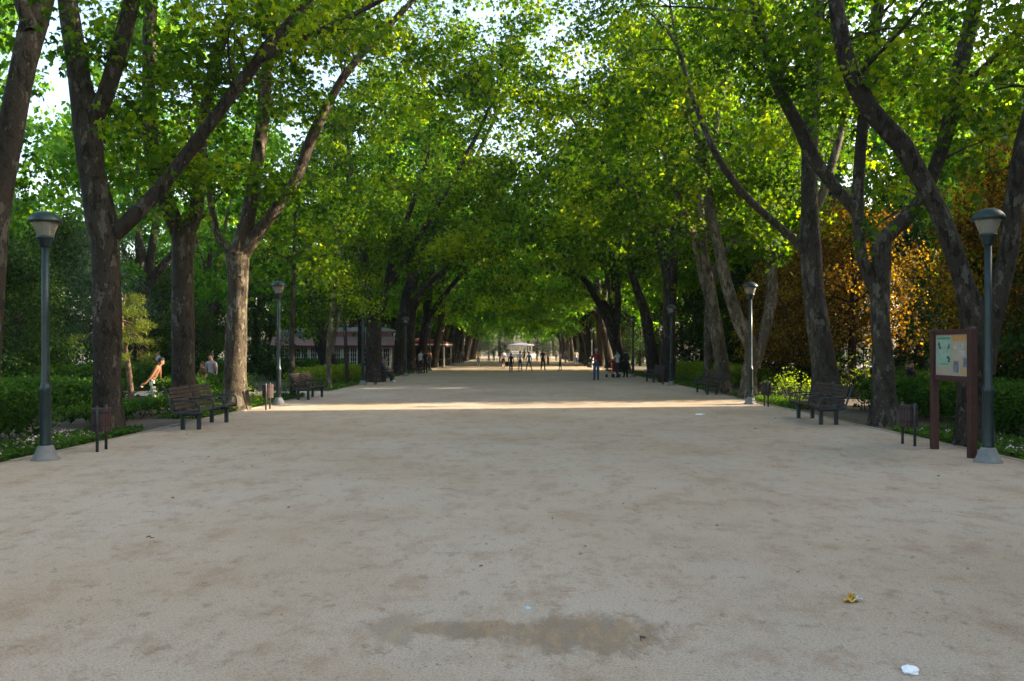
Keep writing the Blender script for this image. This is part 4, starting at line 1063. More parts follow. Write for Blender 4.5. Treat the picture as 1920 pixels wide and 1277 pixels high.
def make_car(paint):
    root = empty('parked_car')
    prof = [(-2.1, .35), (-2.12, .62), (-2.0, .86), (-1.55, .93), (-1.1, 1.36), (-.6, 1.46), (.35, 1.45), (.9, 1.15), (1.15, .94), (1.85, .82), (2.1, .62), (2.12, .35)]
    mb = MB(); n = len(prof); vs = []
    for s, inset in ((-1, 0), (1, 0)):
        for y, z in prof:
            wv = .84 if z < .95 else .84 - (z - .95) * .38
            vs.append((s * wv, y, z))
    fs = [tuple(range(n)), tuple(reversed(range(n, 2 * n)))]
    for i in range(n): fs.append((i, i + n, (i + 1) % n + n, (i + 1) % n))
    mb.add(vs, fs); body = mb.build('body', M[paint], root)
    for s in (-1, 1):
        mb = MB(); mb.add([(s * (.843 - (z - .95) * .38 + .004), y, z) for y, z in ((-1.35, 1.0), (-1.0, 1.33), (-.55, 1.40), (.3, 1.39), (.8, 1.12), (.95, 1.0))], [(0, 1, 2, 3, 4, 5) if s < 0 else (5, 4, 3, 2, 1, 0)])
        mb.build('side_window', M['pane'], root)
    for y0, z0, y1, z1 in ((.93, 1.14, .42, 1.425), (-1.54, .96, -1.13, 1.345)):
        d = .006 if y0 > 0 else -.006
        mb = MB(); mb.add([(-.68, y0 + d, z0 + .006), (.68, y0 + d, z0 + .006), (.6, y1 + d, z1 + .006), (-.6, y1 + d, z1 + .006)], [(0, 1, 2, 3) if y0 > 0 else (3, 2, 1, 0)])
        mb.build('windscreen', M['pane'], root)
    for s in (-1, 1):
        for y in (-1.3, 1.3):
            t = MB(); Mx = Matrix.Translation((s * .76, y, .30)) @ Matrix.Rotation(R(90), 4, 'Y')
            tmp = MB(); tmp.lathe([(.2, -.09), (.29, -.09), (.31, -.05), (.31, .05), (.29, .09), (.2, .09)], 20)
            t.add([tuple(Mx @ Vector(v)) for v in tmp.v], tmp.f, 0, True)
            wv = t.build('wheel', M['rubber'], root)
            r_ = MB(); tmp = MB(); tmp.lathe([(.0, s * .095), (.19, s * .092), (.19, s * .06), (.0, s * .06)], 14, cap=False)
            r_.add([tuple(Mx @ Vector(v)) for v in tmp.v], tmp.f); r_.build('rim', M['steel'], wv)
        for y, m in ((2.09, 'white'), (-2.105, 'red')):
            mb = MB(); mb.bbox((s * .62 - .14, y - .04, .62), (s * .62 + .14, y + .04, .74), .01); mb.build('headlight' if y > 0 else 'tail_light', M[m], root)
    return root
for i, (paint, y, lab) in enumerate([('car_white', 27.2, 'white parked car seen through the railings, nearest'), ('car_blue', 33.5, 'blue grey parked car seen through the railings'), ('car_white', 40.0, 'white parked car behind the railings past the blue grey one')]):
    o = make_car(paint); o.location = (22.7, y, -.02); tag(o, lab, 'car', 'cars parked beyond the railings')

# apartment houses added to block the sun, with a gap for its beam
def occluder(corner, length, depth, h, sgn, label):
    """long side at right angles to the sun"""
    e1 = np.array([-SUN_H[1], SUN_H[0]]) * sgn; e2 = SUN_H
    root = empty('occluder_house', (corner[0], corner[1], 0), math.atan2(SUN_H[1], SUN_H[0])); tag(root, label, 'building', 'apartment houses added to block the sun')
    y0, y1 = (0, length) if sgn > 0 else (-length, 0)
    mb = MB(); mb.box((0, y0, -.2), (depth, y1, h)); mb.build('wall', M['brick'], root)
    mb = MB(); mb.box((-.3, y0 + (0 if sgn > 0 else -.3), h + .003), (depth + .3, y1 + (.3 if sgn > 0 else 0), h + .45)); mb.build('roof', M['grey_roof'], root)
    nfl = int(h // 3.1); nw = int(length // 3.2); first = None
    for a in range(nfl):
        for b in range(min(nw, 12)):
            yy = y0 + 1.8 + b * 3.2; z = 1.0 + a * 3.1
            if first is None:
                mb = MB(); mb.bbox((-.04, -.65, 0), (.02, .65, 1.6), .01); first = mb.build('window', M['white'], root)
                mb = MB(); mb.box((-.055, -.58, .08), (-.041, .58, 1.52)); pn = mb.build('pane', M['pane'], first); first.location = (0, yy, z)
            elif a * nw + b < 90:
                o = first.copy(); COL.objects.link(o); o.parent = root; o.location = (0, yy, z)
                q = first.children[0].copy(); COL.objects.link(q); q.parent = o
GAP_C = np.array([38.0, BEAM(38.0)]); GW = 2.9
nrm = np.array([-SUN_H[1], SUN_H[0]])
occluder(GAP_C - nrm * GW / 2, 70, 9, 25.0, -1, 'apartment house added before the sun gap to shade the near walk')
occluder(GAP_C + nrm * GW / 2, 9, 9, 16.8, 1, 'lower apartment house added just past the sun gap to shade the ground but not the crowns')
occluder(GAP_C + nrm * (GW / 2 + 9.9), 27, 9, 19.5, 1, 'taller apartment house added past the lower one to shade the farther walk')

# ------------------------------------------------------------------ cafe and terrace
def cafe():
    x0, x1, y0, y1 = -19.2, -10.1, 62.5, 71.0
    root = empty('cafe', ((x0 + x1) / 2, y0, 0)); tag(root, 'low cafe with white glazed front, faded awning roof and red sign letters', 'building')
    ox = (x0 + x1) / 2; hw = (x1 - x0) / 2; dd = y1 - y0
    mb = MB(); mb.box((-hw, .12, -.1), (hw, dd, 2.62)); mb.build('wall', M['cream'], root)
    mb = MB(); mb.add([(-hw - .3, -.55, 2.05), (hw + .3, -.55, 2.05), (hw + .3, .1, 2.75), (-hw - .3, .1, 2.75), (-hw - .3, -.55, 2.0), (hw + .3, -.55, 2.0), (hw + .3, .1, 2.70), (-hw - .3, .1, 2.70)],
                      [(0, 1, 2, 3), (7, 6, 5, 4), (0, 4, 5, 1), (1, 5, 6, 2), (2, 6, 7, 3), (3, 7, 4, 0)])
    aw = mb.build('awning', M['mauve'], root)
    mb = MB(); mb.box((-hw - .3, -.57, 1.90), (hw + .3, -.553, 2.05)); mb.build('valance', M['maroon'], aw)
    mb = MB(); mb.box((-hw, .11, 2.76), (hw, .3, 3.16)); sg = mb.build('sign_board', M['grey_roof'], root)
    mb = MB(); rng = random.Random(3)
    # the letters on the sign are too blurred to read: plain red letter sized strokes
    for xx in [-1.05 + .30 * i for i in range(12)] + [2.75 + .30 * i for i in range(5)]:
        mb.box((xx, .09, 2.82), (xx + .06, .108, 3.10)); mb.box((xx + .14, .09, 2.82), (xx + .20, .108, 3.10))
        zz = rng.choice((2.82, 2.94, 3.04)); mb.box((xx + .061, .09, zz), (xx + .139, .108, zz + .06))
    mb.build('sign_lettering', M['red'], sg)
    mb = MB(); mb.add([(-hw - .2, .1, 3.165), (hw + .2, .1, 3.165), (hw + .2, dd, 3.165), (-hw - .2, dd, 3.165), (-hw * .75, dd * .5, 3.6), (hw * .75, dd * .5, 3.6)], [(0, 1, 5, 4), (1, 2, 5), (2, 3, 4, 5), (3, 0, 4), (3, 2, 1, 0)])
    mb.build('roof', M['grey_roof'], root)
    mb = MB(); mb.box((-hw, -.04, -.05), (hw, .118, .42)); mb.build('plinth', M['white'], root)
    mb = MB(); mb.box((-hw, -.03, 1.80), (hw, .118, 2.0)); mb.build('lintel', M['white'], root)
    first = None; nw = 7; wd = 2 * hw / nw
    for i in range(nw):
        xx = -hw + wd * (i + .5)
        if first is None:
            mb = MB()
            for a, b_ in ((-wd / 2 + .03, -wd / 2 + .14), (wd / 2 - .14, wd / 2 - .03), (-.045, .045)): mb.box((a, -.02, .421), (b_, .06, 1.799))
            for k in range(1, 4):
                for s in (-1, 1): mb.box((min(s * .046, s * (wd / 2 - .141)), .0, .42 + k * .345 - .014), (max(s * .046, s * (wd / 2 - .141)), .03, .42 + k * .345 + .014))
            for s in (-1, 1):
                for k in (1, 2):
                    c = s * (.046 + k * (wd / 2 - .187) / 3); mb.box((c - .014, .002, .425), (c + .014, .028, 1.795))
            first = mb.build('window', M['white'], root)
            mb = MB(); mb.box((-wd / 2 + .14, .04, .42), (wd / 2 - .14, .05, 1.8)); mb.build('pane', M['pane'], first)
            first.location = (xx, 0, 0)
        else:
            o = first.copy(); COL.objects.link(o); o.parent = root; o.location = (xx, 0, 0)
            q = first.children[0].copy(); COL.objects.link(q); q.parent = o
    # side porch with a white door
    mb = MB(); mb.box((hw - .1, .8, -.1), (hw + 1.0, 4.5, 2.35)); mb.build('porch', M['cream'], root)
    mb = MB(); mb.bbox((hw + .30, .70, .02), (hw + .98, .78, 2.0), .01); d = mb.build('door', M['white'], root)
    mb = MB(); mb.box((hw + .52, .685, .25), (hw + .72, .70, 1.8)); mb.build('door_pane', M['pane'], d)
    mb = MB(); mb.bbox((hw + .1, .45, 2.5), (hw + .75, .78, 3.05), .03); ac = mb.build('air_conditioner', M['white'], root)
    mb = MB(); mb.lathe([(.2, 0), (.2, .012), (.05, .02), (.0, .02)], 16)
    mb.v = [(hw + .42 + x, .449 - z, 2.78 + y) for x, y, z in mb.v]; mb.build('fan_grille', M['iron'], ac)
    mb = MB(); mb.add([(hw - .1, .4, 2.36), (hw + 1.2, .4, 2.36), (hw + 1.2, 4.6, 2.46), (hw - .1, 4.6, 2.46), (hw - .1, .4, 2.30), (hw + 1.2, .4, 2.30), (hw + 1.2, 4.6, 2.4), (hw - .1, 4.6, 2.4)],
                      [(0, 1, 2, 3), (7, 6, 5, 4), (0, 4, 5, 1), (1, 5, 6, 2), (2, 6, 7, 3), (3, 7, 4, 0)]); mb.build('porch_roof', M['mauve'], root)
cafe()
def terrace():
    x0, x1, y0, y1 = -12.3, -7.3, 78.0, 86.0
    root = empty('terrace_awning', (x0, y0, 0)); tag(root, 'maroon canvas terrace canopy with white stripe on white posts', 'awning')
    W = x1 - x0; Dp = y1 - y0
    for px in (0.05, W - .05):
        for py in (0.05, Dp - .05):
            mb = MB(); mb.bbox((px - .05, py - .05, -.05), (px + .05, py + .05, 2.25), .006); mb.build('post', M['white'], root)
    mb = MB(); mb.add([(-.1, -.1, 2.45), (W + .1, -.1, 2.45), (W + .1, Dp + .1, 2.45), (-.1, Dp + .1, 2.45), (W * .5, Dp * .35, 2.95), (W * .5, Dp * .65, 2.95)], [(0, 1, 4), (1, 2, 5, 4), (2, 3, 5), (3, 0, 4, 5), (3, 2, 1, 0)])
    mb.build('canopy', M['maroon'], root)
    for z0, z1, m, nm in ((2.30, 2.449, 'maroon', 'valance'), (2.16, 2.297, 'white', 'valance_stripe'), (2.0, 2.157, 'maroon', 'valance')):
        mb = MB(); mb.box((-.1, -.10, z0), (W + .1, -.085, z1)); mb.box((W + .085, -.084, z0), (W + .1, Dp + .1, z1)); mb.box((-.1, -.084, z0), (-.085, Dp + .1, z1)); mb.build(nm, M[m], root)
terrace()
def make_table():
    root = empty('cafe_table')
    mb = MB(); mb.lathe([(.0, .70), (.36, .70), (.37, .715), (.36, .73), (.0, .73)], 20, cap=False); mb.build('tabletop', M['white'], root)
    mb = MB(); mb.lathe([(.22, 0), (.2, .025), (.035, .04), (.03, .70)], 12); mb.build('pedestal', M['steel'], root)
    return root
def make_chair(m):
    root = empty('cafe_chair')
    mb = MB(); mb.bbox((-.21, -.21, .43), (.21, .21, .46), .01); mb.build('seat', M[m], root)
    mb = MB(); mb.bbox((-.21, -.21, .55), (.21, -.185, .84), .008); mb.build('backrest', M[m], root)
    for sx in (-1, 1):
        for sy in (-1, 1):
            mb = MB(); mb.tube([(sx * .2, sy * .2, 0), (sx * .19, sy * .19, .43)] + ([(sx * .19, -.2, .84)] if sy < 0 else []), .012, 6); mb.build('leg', M['steel'], root)
    return root
t0_ = make_table(); c0 = {m: make_chair(m) for m in ('white', 'wood')}
used = set(); tn = 0; cn = 0
TBL = [(-9.0, 79.5), (-8.3, 82.5), (-10.3, 81.5), (-8.0, 86.0), (-7.9, 89.5), (-8.1, 92.5)]
for k, (x, y) in enumerate(TBL):
    o = t0_ if k == 0 else copy_tree(t0_); o.location = (x, y, 0)
    tag(o, f'small round cafe table on the terrace, {ORD[k]} from the cafe end', 'table', 'cafe terrace tables')
    for j, a in enumerate((.4, 2.5, 4.4)):
        m = 'white' if (k + j) % 3 == 0 else 'wood'
        o = c0[m] if m not in used else copy_tree(c0[m]); used.add(m)
        o.location = (x + .62 * math.cos(a + k), y + .62 * math.sin(a + k), 0); o.rotation_euler.z = a + k + math.pi / 2
        tag(o, f'{"white" if m == "white" else "dark"} cafe chair, {ORD[j]} of three round the {ORD[k]} terrace table', 'chair', 'cafe terrace chairs')

M['stage'] = plain('weathered white paint', (.38, .38, .37), .8, vary=.12)
M['pink_rail'] = plain('dull pink rail', (.30, .13, .13), .7)
# ------------------------------------------------------------------ bandstand
def bandstand():
    root = empty('bandstand', (.6, 172, 0)); root.scale = (.8, .8, .8); tag(root, 'white bandstand with slim columns and flat round roof ending the avenue', 'bandstand')
    def ring(r): return r
    mb = MB(); mb.lathe([(4.6, -.1), (4.6, .92), (4.7, .93), (4.7, 1.06), (4.4, 1.08), (0, 1.08)], 32, smooth=False, cap=False); mb.build('podium', M['stage'], root)
    for k in range(10):
        a = 2 * math.pi * k / 10 + .2
        mb = MB(); mb.lathe([(.11, 1.08), (.075, 1.2), (.065, 3.1), (.11, 3.25)], 10, (3.0 * math.cos(a), 3.0 * math.sin(a), 0)); mb.build('column', M['stage'], root)
    mb = MB(); mb.lathe([(0, 3.25), (3.3, 3.25), (3.55, 3.32), (3.6, 3.45), (3.3, 3.52), (2.2, 3.75), (.6, 4.0), (.0, 4.05)], 32, cap=False); mb.build('roof', M['stage'], root)
    mb = MB(); mb.lathe([(4.3, 1.40), (4.33, 1.40), (4.33, 1.52), (4.3, 1.52), (4.3, 1.40)], 32, cap=False)
    for k in range(40):
        a = 2 * math.pi * k / 40; mb.tube([(4.315 * math.cos(a), 4.315 * math.sin(a), 1.07), (4.315 * math.cos(a), 4.315 * math.sin(a), 1.41)], .012, 5)
    mb.build('railing', M['pink_rail'], root)
bandstand()
HAZE = .00022
# ------------------------------------------------------------------ people
def flat(name, col, rough=.8): return plain(name, col, rough, vary=.12, scale=14, bump=.1)
CL = {}
def cloth(col, nm):
    k = nm
    if k not in CL: CL[k] = flat('cloth ' + nm, col)
    return CL[k]
SKIN = flat('skin', (.36, .20, .13), .55); HAIR = {'dark': flat('dark hair', (.018, .013, .010), .6), 'brown': flat('brown hair', (.08, .045, .025), .6), 'grey': flat('grey hair', (.3, .29, .27), .7), 'red': flat('auburn hair', (.13, .035, .02), .6)}
EYE_M = flat('eye', (.01, .01, .01), .3)
SHOE = {'dark': flat('dark shoe', (.02, .02, .02), .6), 'white': flat('white shoe', (.6, .62, .62), .6)}
DG = None
def person(label, loc, heading, h=1.72, pose=None, shirt=((.5, .5, .5), 'grey'), legs=((.03, .03, .04), 'dark'), short_sleeve=True, shorts=False, hair='dark', shoe='dark', long_hair=False, group=None, build=1.0, skirt=False):
    """heading: direction faced, 0 = +y, positive turns left. Local: x right, y forward"""
    p = pose or {}
    ls = p.get('stride', .0)        # half stride in metres
    lean = p.get('lean', 0.0); seat = p.get('sit', False)
    J = {}
    hipz = .93 if not seat else .55
    J['pelvis'] = Vector((0, 0, hipz + .02))
    fw = lambda z: math.sin(lean) * z; up = lambda z: math.cos(lean) * z
    def tor(z, x=0., y=0.): return Vector((x, fw(z) + y * math.cos(lean), hipz + up(z) - y * math.sin(lean)))
    J['belly'] = tor(.16); J['chest'] = tor(.40); J['upper'] = tor(.50); J['neck'] = tor(.575); J['jaw'] = tor(.655, 0, .02); J['head'] = tor(.735, 0, .025); J['crown'] = tor(.80, 0, .01)
    J['nose'] = tor(.70, 0, .125)
    for s, n in ((-1, 'L'), (1, 'R')):
        J['hip' + n] = Vector((s * .085, 0, hipz - .04))
        if seat:
            J['knee' + n] = Vector((s * .10, .42, .50)); J['ank' + n] = Vector((s * .10, .44 + p.get('foot', 0) * .5, .09)); J['toe' + n] = J['ank' + n] + Vector((s * .02, .17, -.055))
        else:
            f = ls * s * p.get('lead', 1); sp = p.get('spread', .0) * s
            bk = .06 if abs(f) > .08 else .015
            J['knee' + n] = Vector((s * .095 + sp * .5, f * .45 + bk, .50)); lift = .05 if f < -.1 else 0
            J['ank' + n] = Vector((s * .10 + sp, f - .02, .085 + lift)); J['toe' + n] = J['ank' + n] + Vector((s * .03, .16, -.045 - lift * .5))
        J['sho' + n] = tor(.505, s * .175)
        arm = p.get('arm' + n, None)
        if arm is None:
            sw = -ls * s * p.get('lead', 1) * .6
            e = J['sho' + n] + Vector((s * .055, sw * .45 - .01, -.285)); wv = e + Vector((s * .01, sw * .5 + .05, -.25))
        else:
            e = Vector((s * arm[0][0], arm[0][1], arm[0][2])); wv = Vector((s * arm[1][0], arm[1][1], arm[1][2]))
        J['elb' + n] = e; J['wri' + n] = wv
        d = (wv - e).normalized(); J['palm' + n] = wv + d * .065
        side = d.cross(Vector((s, 0, 0)));
        side = side.normalized() if side.length > .2 else Vector((0, 1, 0))
        inw = d.cross(side).normalized() * -s
        for k, (off, ln) in enumerate(((-.03, .062), (-.010, .078), (.012, .072), (.032, .055))):
            J[f'f{k}a' + n] = J['palm' + n] + d * .035 + side * off; J[f'f{k}b' + n] = J[f'f{k}a' + n] + d * ln * .8 + inw * .03
        J['tha' + n] = wv + d * .035 + side * .045; J['thb' + n] = J['tha' + n] + d * .04 + side * .018 + inw * .015
    bones = [('pelvis', 'belly', 'S'), ('belly', 'chest', 'S'), ('chest', 'upper', 'S'), ('upper', 'neck', 'N'), ('neck', 'jaw', 'K'), ('jaw', 'head', 'K'), ('head', 'crown', 'K'), ('jaw', 'nose', 'K')]
    for n in 'LR':
        bones += [('pelvis', 'hip' + n, 'T'), ('hip' + n, 'knee' + n, 'T'), ('knee' + n, 'ank' + n, 'H'), ('ank' + n, 'toe' + n, 'F'), ('upper', 'sho' + n, 'S'), ('sho' + n, 'elb' + n, 'U'), ('elb' + n, 'wri' + n, 'A'), ('wri' + n, 'palm' + n, 'K')]
        for k in range(4): bones += [('palm' + n, f'f{k}a' + n, 'K'), (f'f{k}a' + n, f'f{k}b' + n, 'K')]
        bones += [('wri' + n, 'tha' + n, 'K'), ('tha' + n, 'thb' + n, 'K')]
    RAD = dict(pelvis=(.145, .115), belly=(.135, .11), chest=(.155, .12), upper=(.12, .095), neck=(.06, .06), jaw=(.068, .08), head=(.078, .098), crown=(.058, .07), nose=(.016, .018),
               hip=(.09, .095), knee=(.062, .062), ank=(.045, .045), toe=(.042, .035), sho=(.072, .07), elb=(.046, .046), wri=(.031, .031), palm=(.036, .02), tha=(.013, .013), thb=(.009, .009))
    if not shorts:
        RAD['knee'] = (.075, .075); RAD['ank'] = (.062, .06)
    if p.get('long_top'): RAD['pelvis'] = (.17, .14)
    names = list(J); idx = {n: i for i, n in enumerate(names)}
    me = bpy.data.meshes.new('body_cage'); me.from_pydata([J[n] for n in names], [(idx[a], idx[b]) for a, b, _ in bones], [])
    o = bpy.data.objects.new('body_cage', me); COL.objects.link(o)
    md = o.modifiers.new('skin', 'SKIN'); md.use_smooth_shade = True; md.branch_smoothing = .4
    sv = me.skin_vertices[0].data
    for n, i in idx.items():
        key = n if n in RAD else (n[:-1] if n[:-1] in RAD else None)
        r_ = RAD[key] if key else ((.0115, .0115) if n[2] == 'a' else (.0085, .0085))
        if key in ('pelvis', 'belly', 'chest', 'hip', 'sho', 'upper'): r_ = tuple(q * build for q in r_)
        sv[i].radius = r_; sv[i].use_root = (n == 'pelvis')
    o.modifiers.new('sub', 'SUBSURF').levels = 1
    dg = bpy.context.evaluated_depsgraph_get()
    ev = o.evaluated_get(dg); body = bpy.data.meshes.new_from_object(ev)
    bpy.data.objects.remove(o); bpy.data.meshes.remove(me)
    # which cloth covers which part of the one body surface
    nf = len(body.polygons); cen = np.empty(nf * 3); body.polygons.foreach_get('center', cen); cen = cen.reshape(-1, 3)
    A = np.array([J[a] for a, b, _ in bones]); B = np.array([J[b] for a, b, _ in bones]); K = [c for _, _, c in bones]
    best = np.full(nf, 9e9); wh = np.zeros(nf, int); tt = np.zeros(nf)
    for i in range(len(bones)):
        d = B[i] - A[i]; t = np.clip(((cen - A[i]) @ d) / (d @ d), 0, 1); q = np.linalg.norm(cen - A[i] - t[:, None] * d, axis=1)
        rr0 = {'S': .12, 'N': .08, 'T': .09, 'K': .05}.get(K[i], .05)
        q = q - rr0
        m_ = q < best; best[m_] = q[m_]; wh[m_] = i; tt[m_] = t[m_]
    mi = np.zeros(nf, np.int32)          # 0 skin 1 shirt 2 trousers 3 shoe
    for f in range(nf):
        c = K[wh[f]]
        if c == 'S': mi[f] = 1 if (wh[f] != 0 or tt[f] > .15 or p.get('long_top')) else 2
        elif c == 'N': mi[f] = 1 if tt[f] < .55 else 0
        elif c == 'T': mi[f] = 1 if (p.get('long_top') and tt[f] < .6) else 2
        elif c == 'H': mi[f] = 2 if (not shorts or tt[f] < .12) else 0
        elif c == 'F': mi[f] = 3
        elif c == 'U': mi[f] = 1 if (not short_sleeve or tt[f] < .62) else 0
        elif c == 'A': mi[f] = 0 if short_sleeve or tt[f] > .9 else 1
    body.materials.clear()
    for m_ in (SKIN, cloth(*shirt), cloth(*legs), SHOE[shoe]): body.materials.append(m_)
    body.polygons.foreach_set('material_index', mi); body.polygons.foreach_set('use_smooth', np.ones(nf, bool)); body.update()
    s = h / 1.74 if not seat else h / 1.74
    root = empty('person', loc, heading); root.scale = (s, s, s); tag(root, label, 'person', group)
    link('body', body, None, root)
    # hair cap and face
    hd = J['head']; tl = Matrix.Rotation(-lean, 4, 'X')
    bm = bmesh.new(); bmesh.ops.create_uvsphere(bm, u_segments=14, v_segments=9, radius=1)
    for v in bm.verts:
        x, y, z = v.co
        low = -.15 if y > .2 else (-.75 if not long_hair else -1.0)
        if y > .35 and z < .45: v.co = Vector((x * .9, .35, max(z, .3)))
        elif z < low: v.co.z = low if not long_hair else z * 1.9
    bm.transform(Matrix.Translation(hd + Vector((0, -.012, .022))) @ tl @ Matrix.Diagonal((.093, .112, .112, 1)))
    hm = bpy.data.meshes.new('hair'); bm.to_mesh(hm); bm.free()
    hm.polygons.foreach_set('use_smooth', np.ones(len(hm.polygons), bool)); link('hair', hm, HAIR[hair], root)
    mb = MB()
    for sx in (-1, 1):
        q = hd + (tl @ Vector((sx * .034, .094, -.012))); mb.lathe([(0, -.011), (.009, -.007), (.011, 0), (.009, .007), (0, .011)], 8, tuple(q), cap=False)
    mb.build('eyes', EYE_M, root)
    mb = MB()
    for sx in (-1, 1):
        q = hd + (tl @ Vector((sx * .088, .0, -.02))); mb.lathe([(0, -.034), (.014, -.02), (.018, .01), (.012, .03), (0, .036)], 8, tuple(q), cap=False)
    mb.build('ears', SKIN, root)
    q = hd + (tl @ Vector((0, .092, -.075)))
    mb = MB(); mb.bbox((q.x - .024, q.y - .006, q.z - .006), (q.x + .024, q.y + .006, q.z + .006), .003); mb.build('mouth', cloth((.28, .09, .08), 'lip'), root)
    return root

def at(px, py, dy=0): 
    D = EYE * F / (py - VY)
    return ((px - VX) / F * D, D + dy, 0)
def at_d(px, D): return ((px - VX) / F * D, D, 0)
PI = math.pi
WHITE = ((.62, .62, .66), 'white'); NAVY = ((.022, .028, .055), 'navy'); BLACK = ((.014, .014, .016), 'black'); JEANS = ((.035, .055, .12), 'jeans'); GREYT = ((.22, .22, .22), 'grey')
folded = {'armL': ((.24, .05, 1.15), (.02, .22, 1.12)), 'armR': ((.24, .05, 1.15), (.03, .24, 1.09))}
hold = {'armL': ((.25, .03, 1.14), (.12, .25, 1.10)), 'armR': ((.25, .03, 1.14), (.12, .25, 1.14))}
person('man in dark red top and blue jeans standing with folded arms', at(1118, 713.5), PI - .2, 1.74, {**folded, 'stride': .06}, ((.16, .018, .03), 'dark red'), ((.035, .075, .16), 'blue jeans'), build=1.1, hair='grey', short_sleeve=False)
push = {'armL': ((.24, .12, 1.16), (.20, .38, 1.06)), 'armR': ((.24, .12, 1.16), (.20, .38, 1.06)), 'stride': .12}
person('woman in pale top and navy trousers pushing the red pushchair', at(1158, 708.5), .75, 1.66, push, ((.42, .50, .54), 'pale blue'), NAVY, hair='dark')
person('person all in black standing beside the woman with the pushchair', at(1173, 708), .3, 1.70, {**hold}, BLACK, BLACK, short_sleeve=False)
person('boy in white top and dark shorts standing alone right of the centre group', at(1050.5, 695), PI / 2 + .3, 1.58, {'stride': .07}, ((.55, .56, .60), 'off white'), NAVY, shorts=True)
person('man in dark clothes striding at the right end of the centre group', at(1018, 694.5), -.5, 1.72, {'stride': .16}, ((.05, .03, .03), 'dark brown'), BLACK, build=1.08)
person('boy in teal shirt with legs wide apart', at(992, 697), .25, 1.52, {'spread': .20, 'stride': .10}, ((.04, .26, .30), 'teal'), ((.12, .16, .15), 'grey green'), shorts=True)
person('boy in white shirt and dark blue shorts left of the boy in teal', at(975, 696.5), -.4, 1.58, {'stride': .10, 'armR': ((.25, .06, 1.16), (.16, .30, 1.12))}, WHITE, ((.03, .04, .12), 'blue'), shorts=True)
c_bag = at(958, 698)
person('child in black with a bag at the left of the centre group', c_bag, .1, 1.40, {}, BLACK, ((.03, .035, .05), 'charcoal'), short_sleeve=False)
person('person in white shirt and dark shorts walking away behind the child in black', at(944, 691.5), .15, 1.64, {'stride': .2}, WHITE, BLACK, shorts=True)
person('person in tan jacket and grey trousers walking near the cafe side', at(897, 688.5), .0, 1.70, {'stride': .05}, ((.42, .33, .20), 'tan'), ((.14, .15, .18), 'slate'), short_sleeve=False)
person('distant person in maroon behind the walker in white', at_d(938, 100), PI, 1.70, {'stride': .1}, ((.14, .03, .04), 'maroon'), BLACK)
person('distant person in brown before the bandstand', at_d(983, 112), PI, 1.75, {'stride': .1}, ((.10, .05, .04), 'brown'), BLACK)
person('distant person in dark blue before the bandstand', at_d(1007, 110), PI, 1.72, {}, NAVY, ((.2, .2, .22), 'pale grey'))
person('person in pink top and dark trousers behind the striding man', at_d(1027.5, 87), PI + .3, 1.60, {'stride': .1}, ((.40, .24, .22), 'pink'), ((.05, .05, .04), 'dark green'))
person('person in bright white top and blue shorts beside the far right bench', at(1080, 687), .2, 1.68, {'stride': .05}, ((.78, .78, .82), 'bright white'), ((.06, .11, .26), 'mid blue'), shorts=True, build=1.15)
person('distant walker in grey at the far right of the square', at_d(1060, 105), .4, 1.68, {'stride': .12}, GREYT, ((.1, .1, .11), 'dim grey'))
# left lawn
bend = {'lean': .42, 'stride': .12, 'armL': ((.27, .20, 1.02), (.33, .34, .82)), 'armR': ((.27, .02, 1.03), (.34, -.14, .84))}
person('child in orange brown top and white trousers bending behind the left hedge', (-10.65, 22.9, 0), -PI / 2 + .2, 1.5, bend, ((.22, .095, .045), 'orange brown'), ((.70, .68, .62), 'cream white'), short_sleeve=False)
person('child in black and yellow top by the forked left tree', at_d(380, 24.3), PI - .5, 1.30, {**hold}, ((.10, .06, .012), 'black and yellow'), ((.5, .48, .42), 'pale'), hair='brown')
person('person in long pale pink tunic standing between two left trunks', at_d(396, 26.5), PI - .2, 1.54, {'long_top': True}, ((.34, .27, .27), 'pale pink'), ((.3, .27, .28), 'dusty pink'), short_sleeve=False)
person('person in red and white walking on the far left lawn', at_d(297, 38), PI / 2, 1.62, {'stride': .14}, ((.35, .32, .42), 'white and red'), NAVY)
person('child in dark clothes behind the right hedge by the railings', (12.1, 24.3, 0), PI + .4, 1.32, {}, ((.016, .018, .03), 'very dark blue'), BLACK, short_sleeve=False)
# sitters on the third left bench
sit = {'sit': True, 'armL': ((.24, .10, .78), (.10, .34, .66)), 'armR': ((.24, .10, .78), (.10, .34, .66))}
person('woman with long auburn hair in dark blue sitting on the bench', (-7.22, 41.8, -.02), -PI / 2, 1.66, {**sit, 'foot': .3}, ((.025, .05, .11), 'deep blue'), NAVY, short_sleeve=False, hair='red', long_hair=True, shoe='white')
person('person in khaki top sitting on the bench beside the auburn haired woman', (-7.22, 42.7, -.02), -PI / 2, 1.70, sit, ((.22, .19, .10), 'khaki'), ((.1, .05, .05), 'dark rust'), hair='dark')
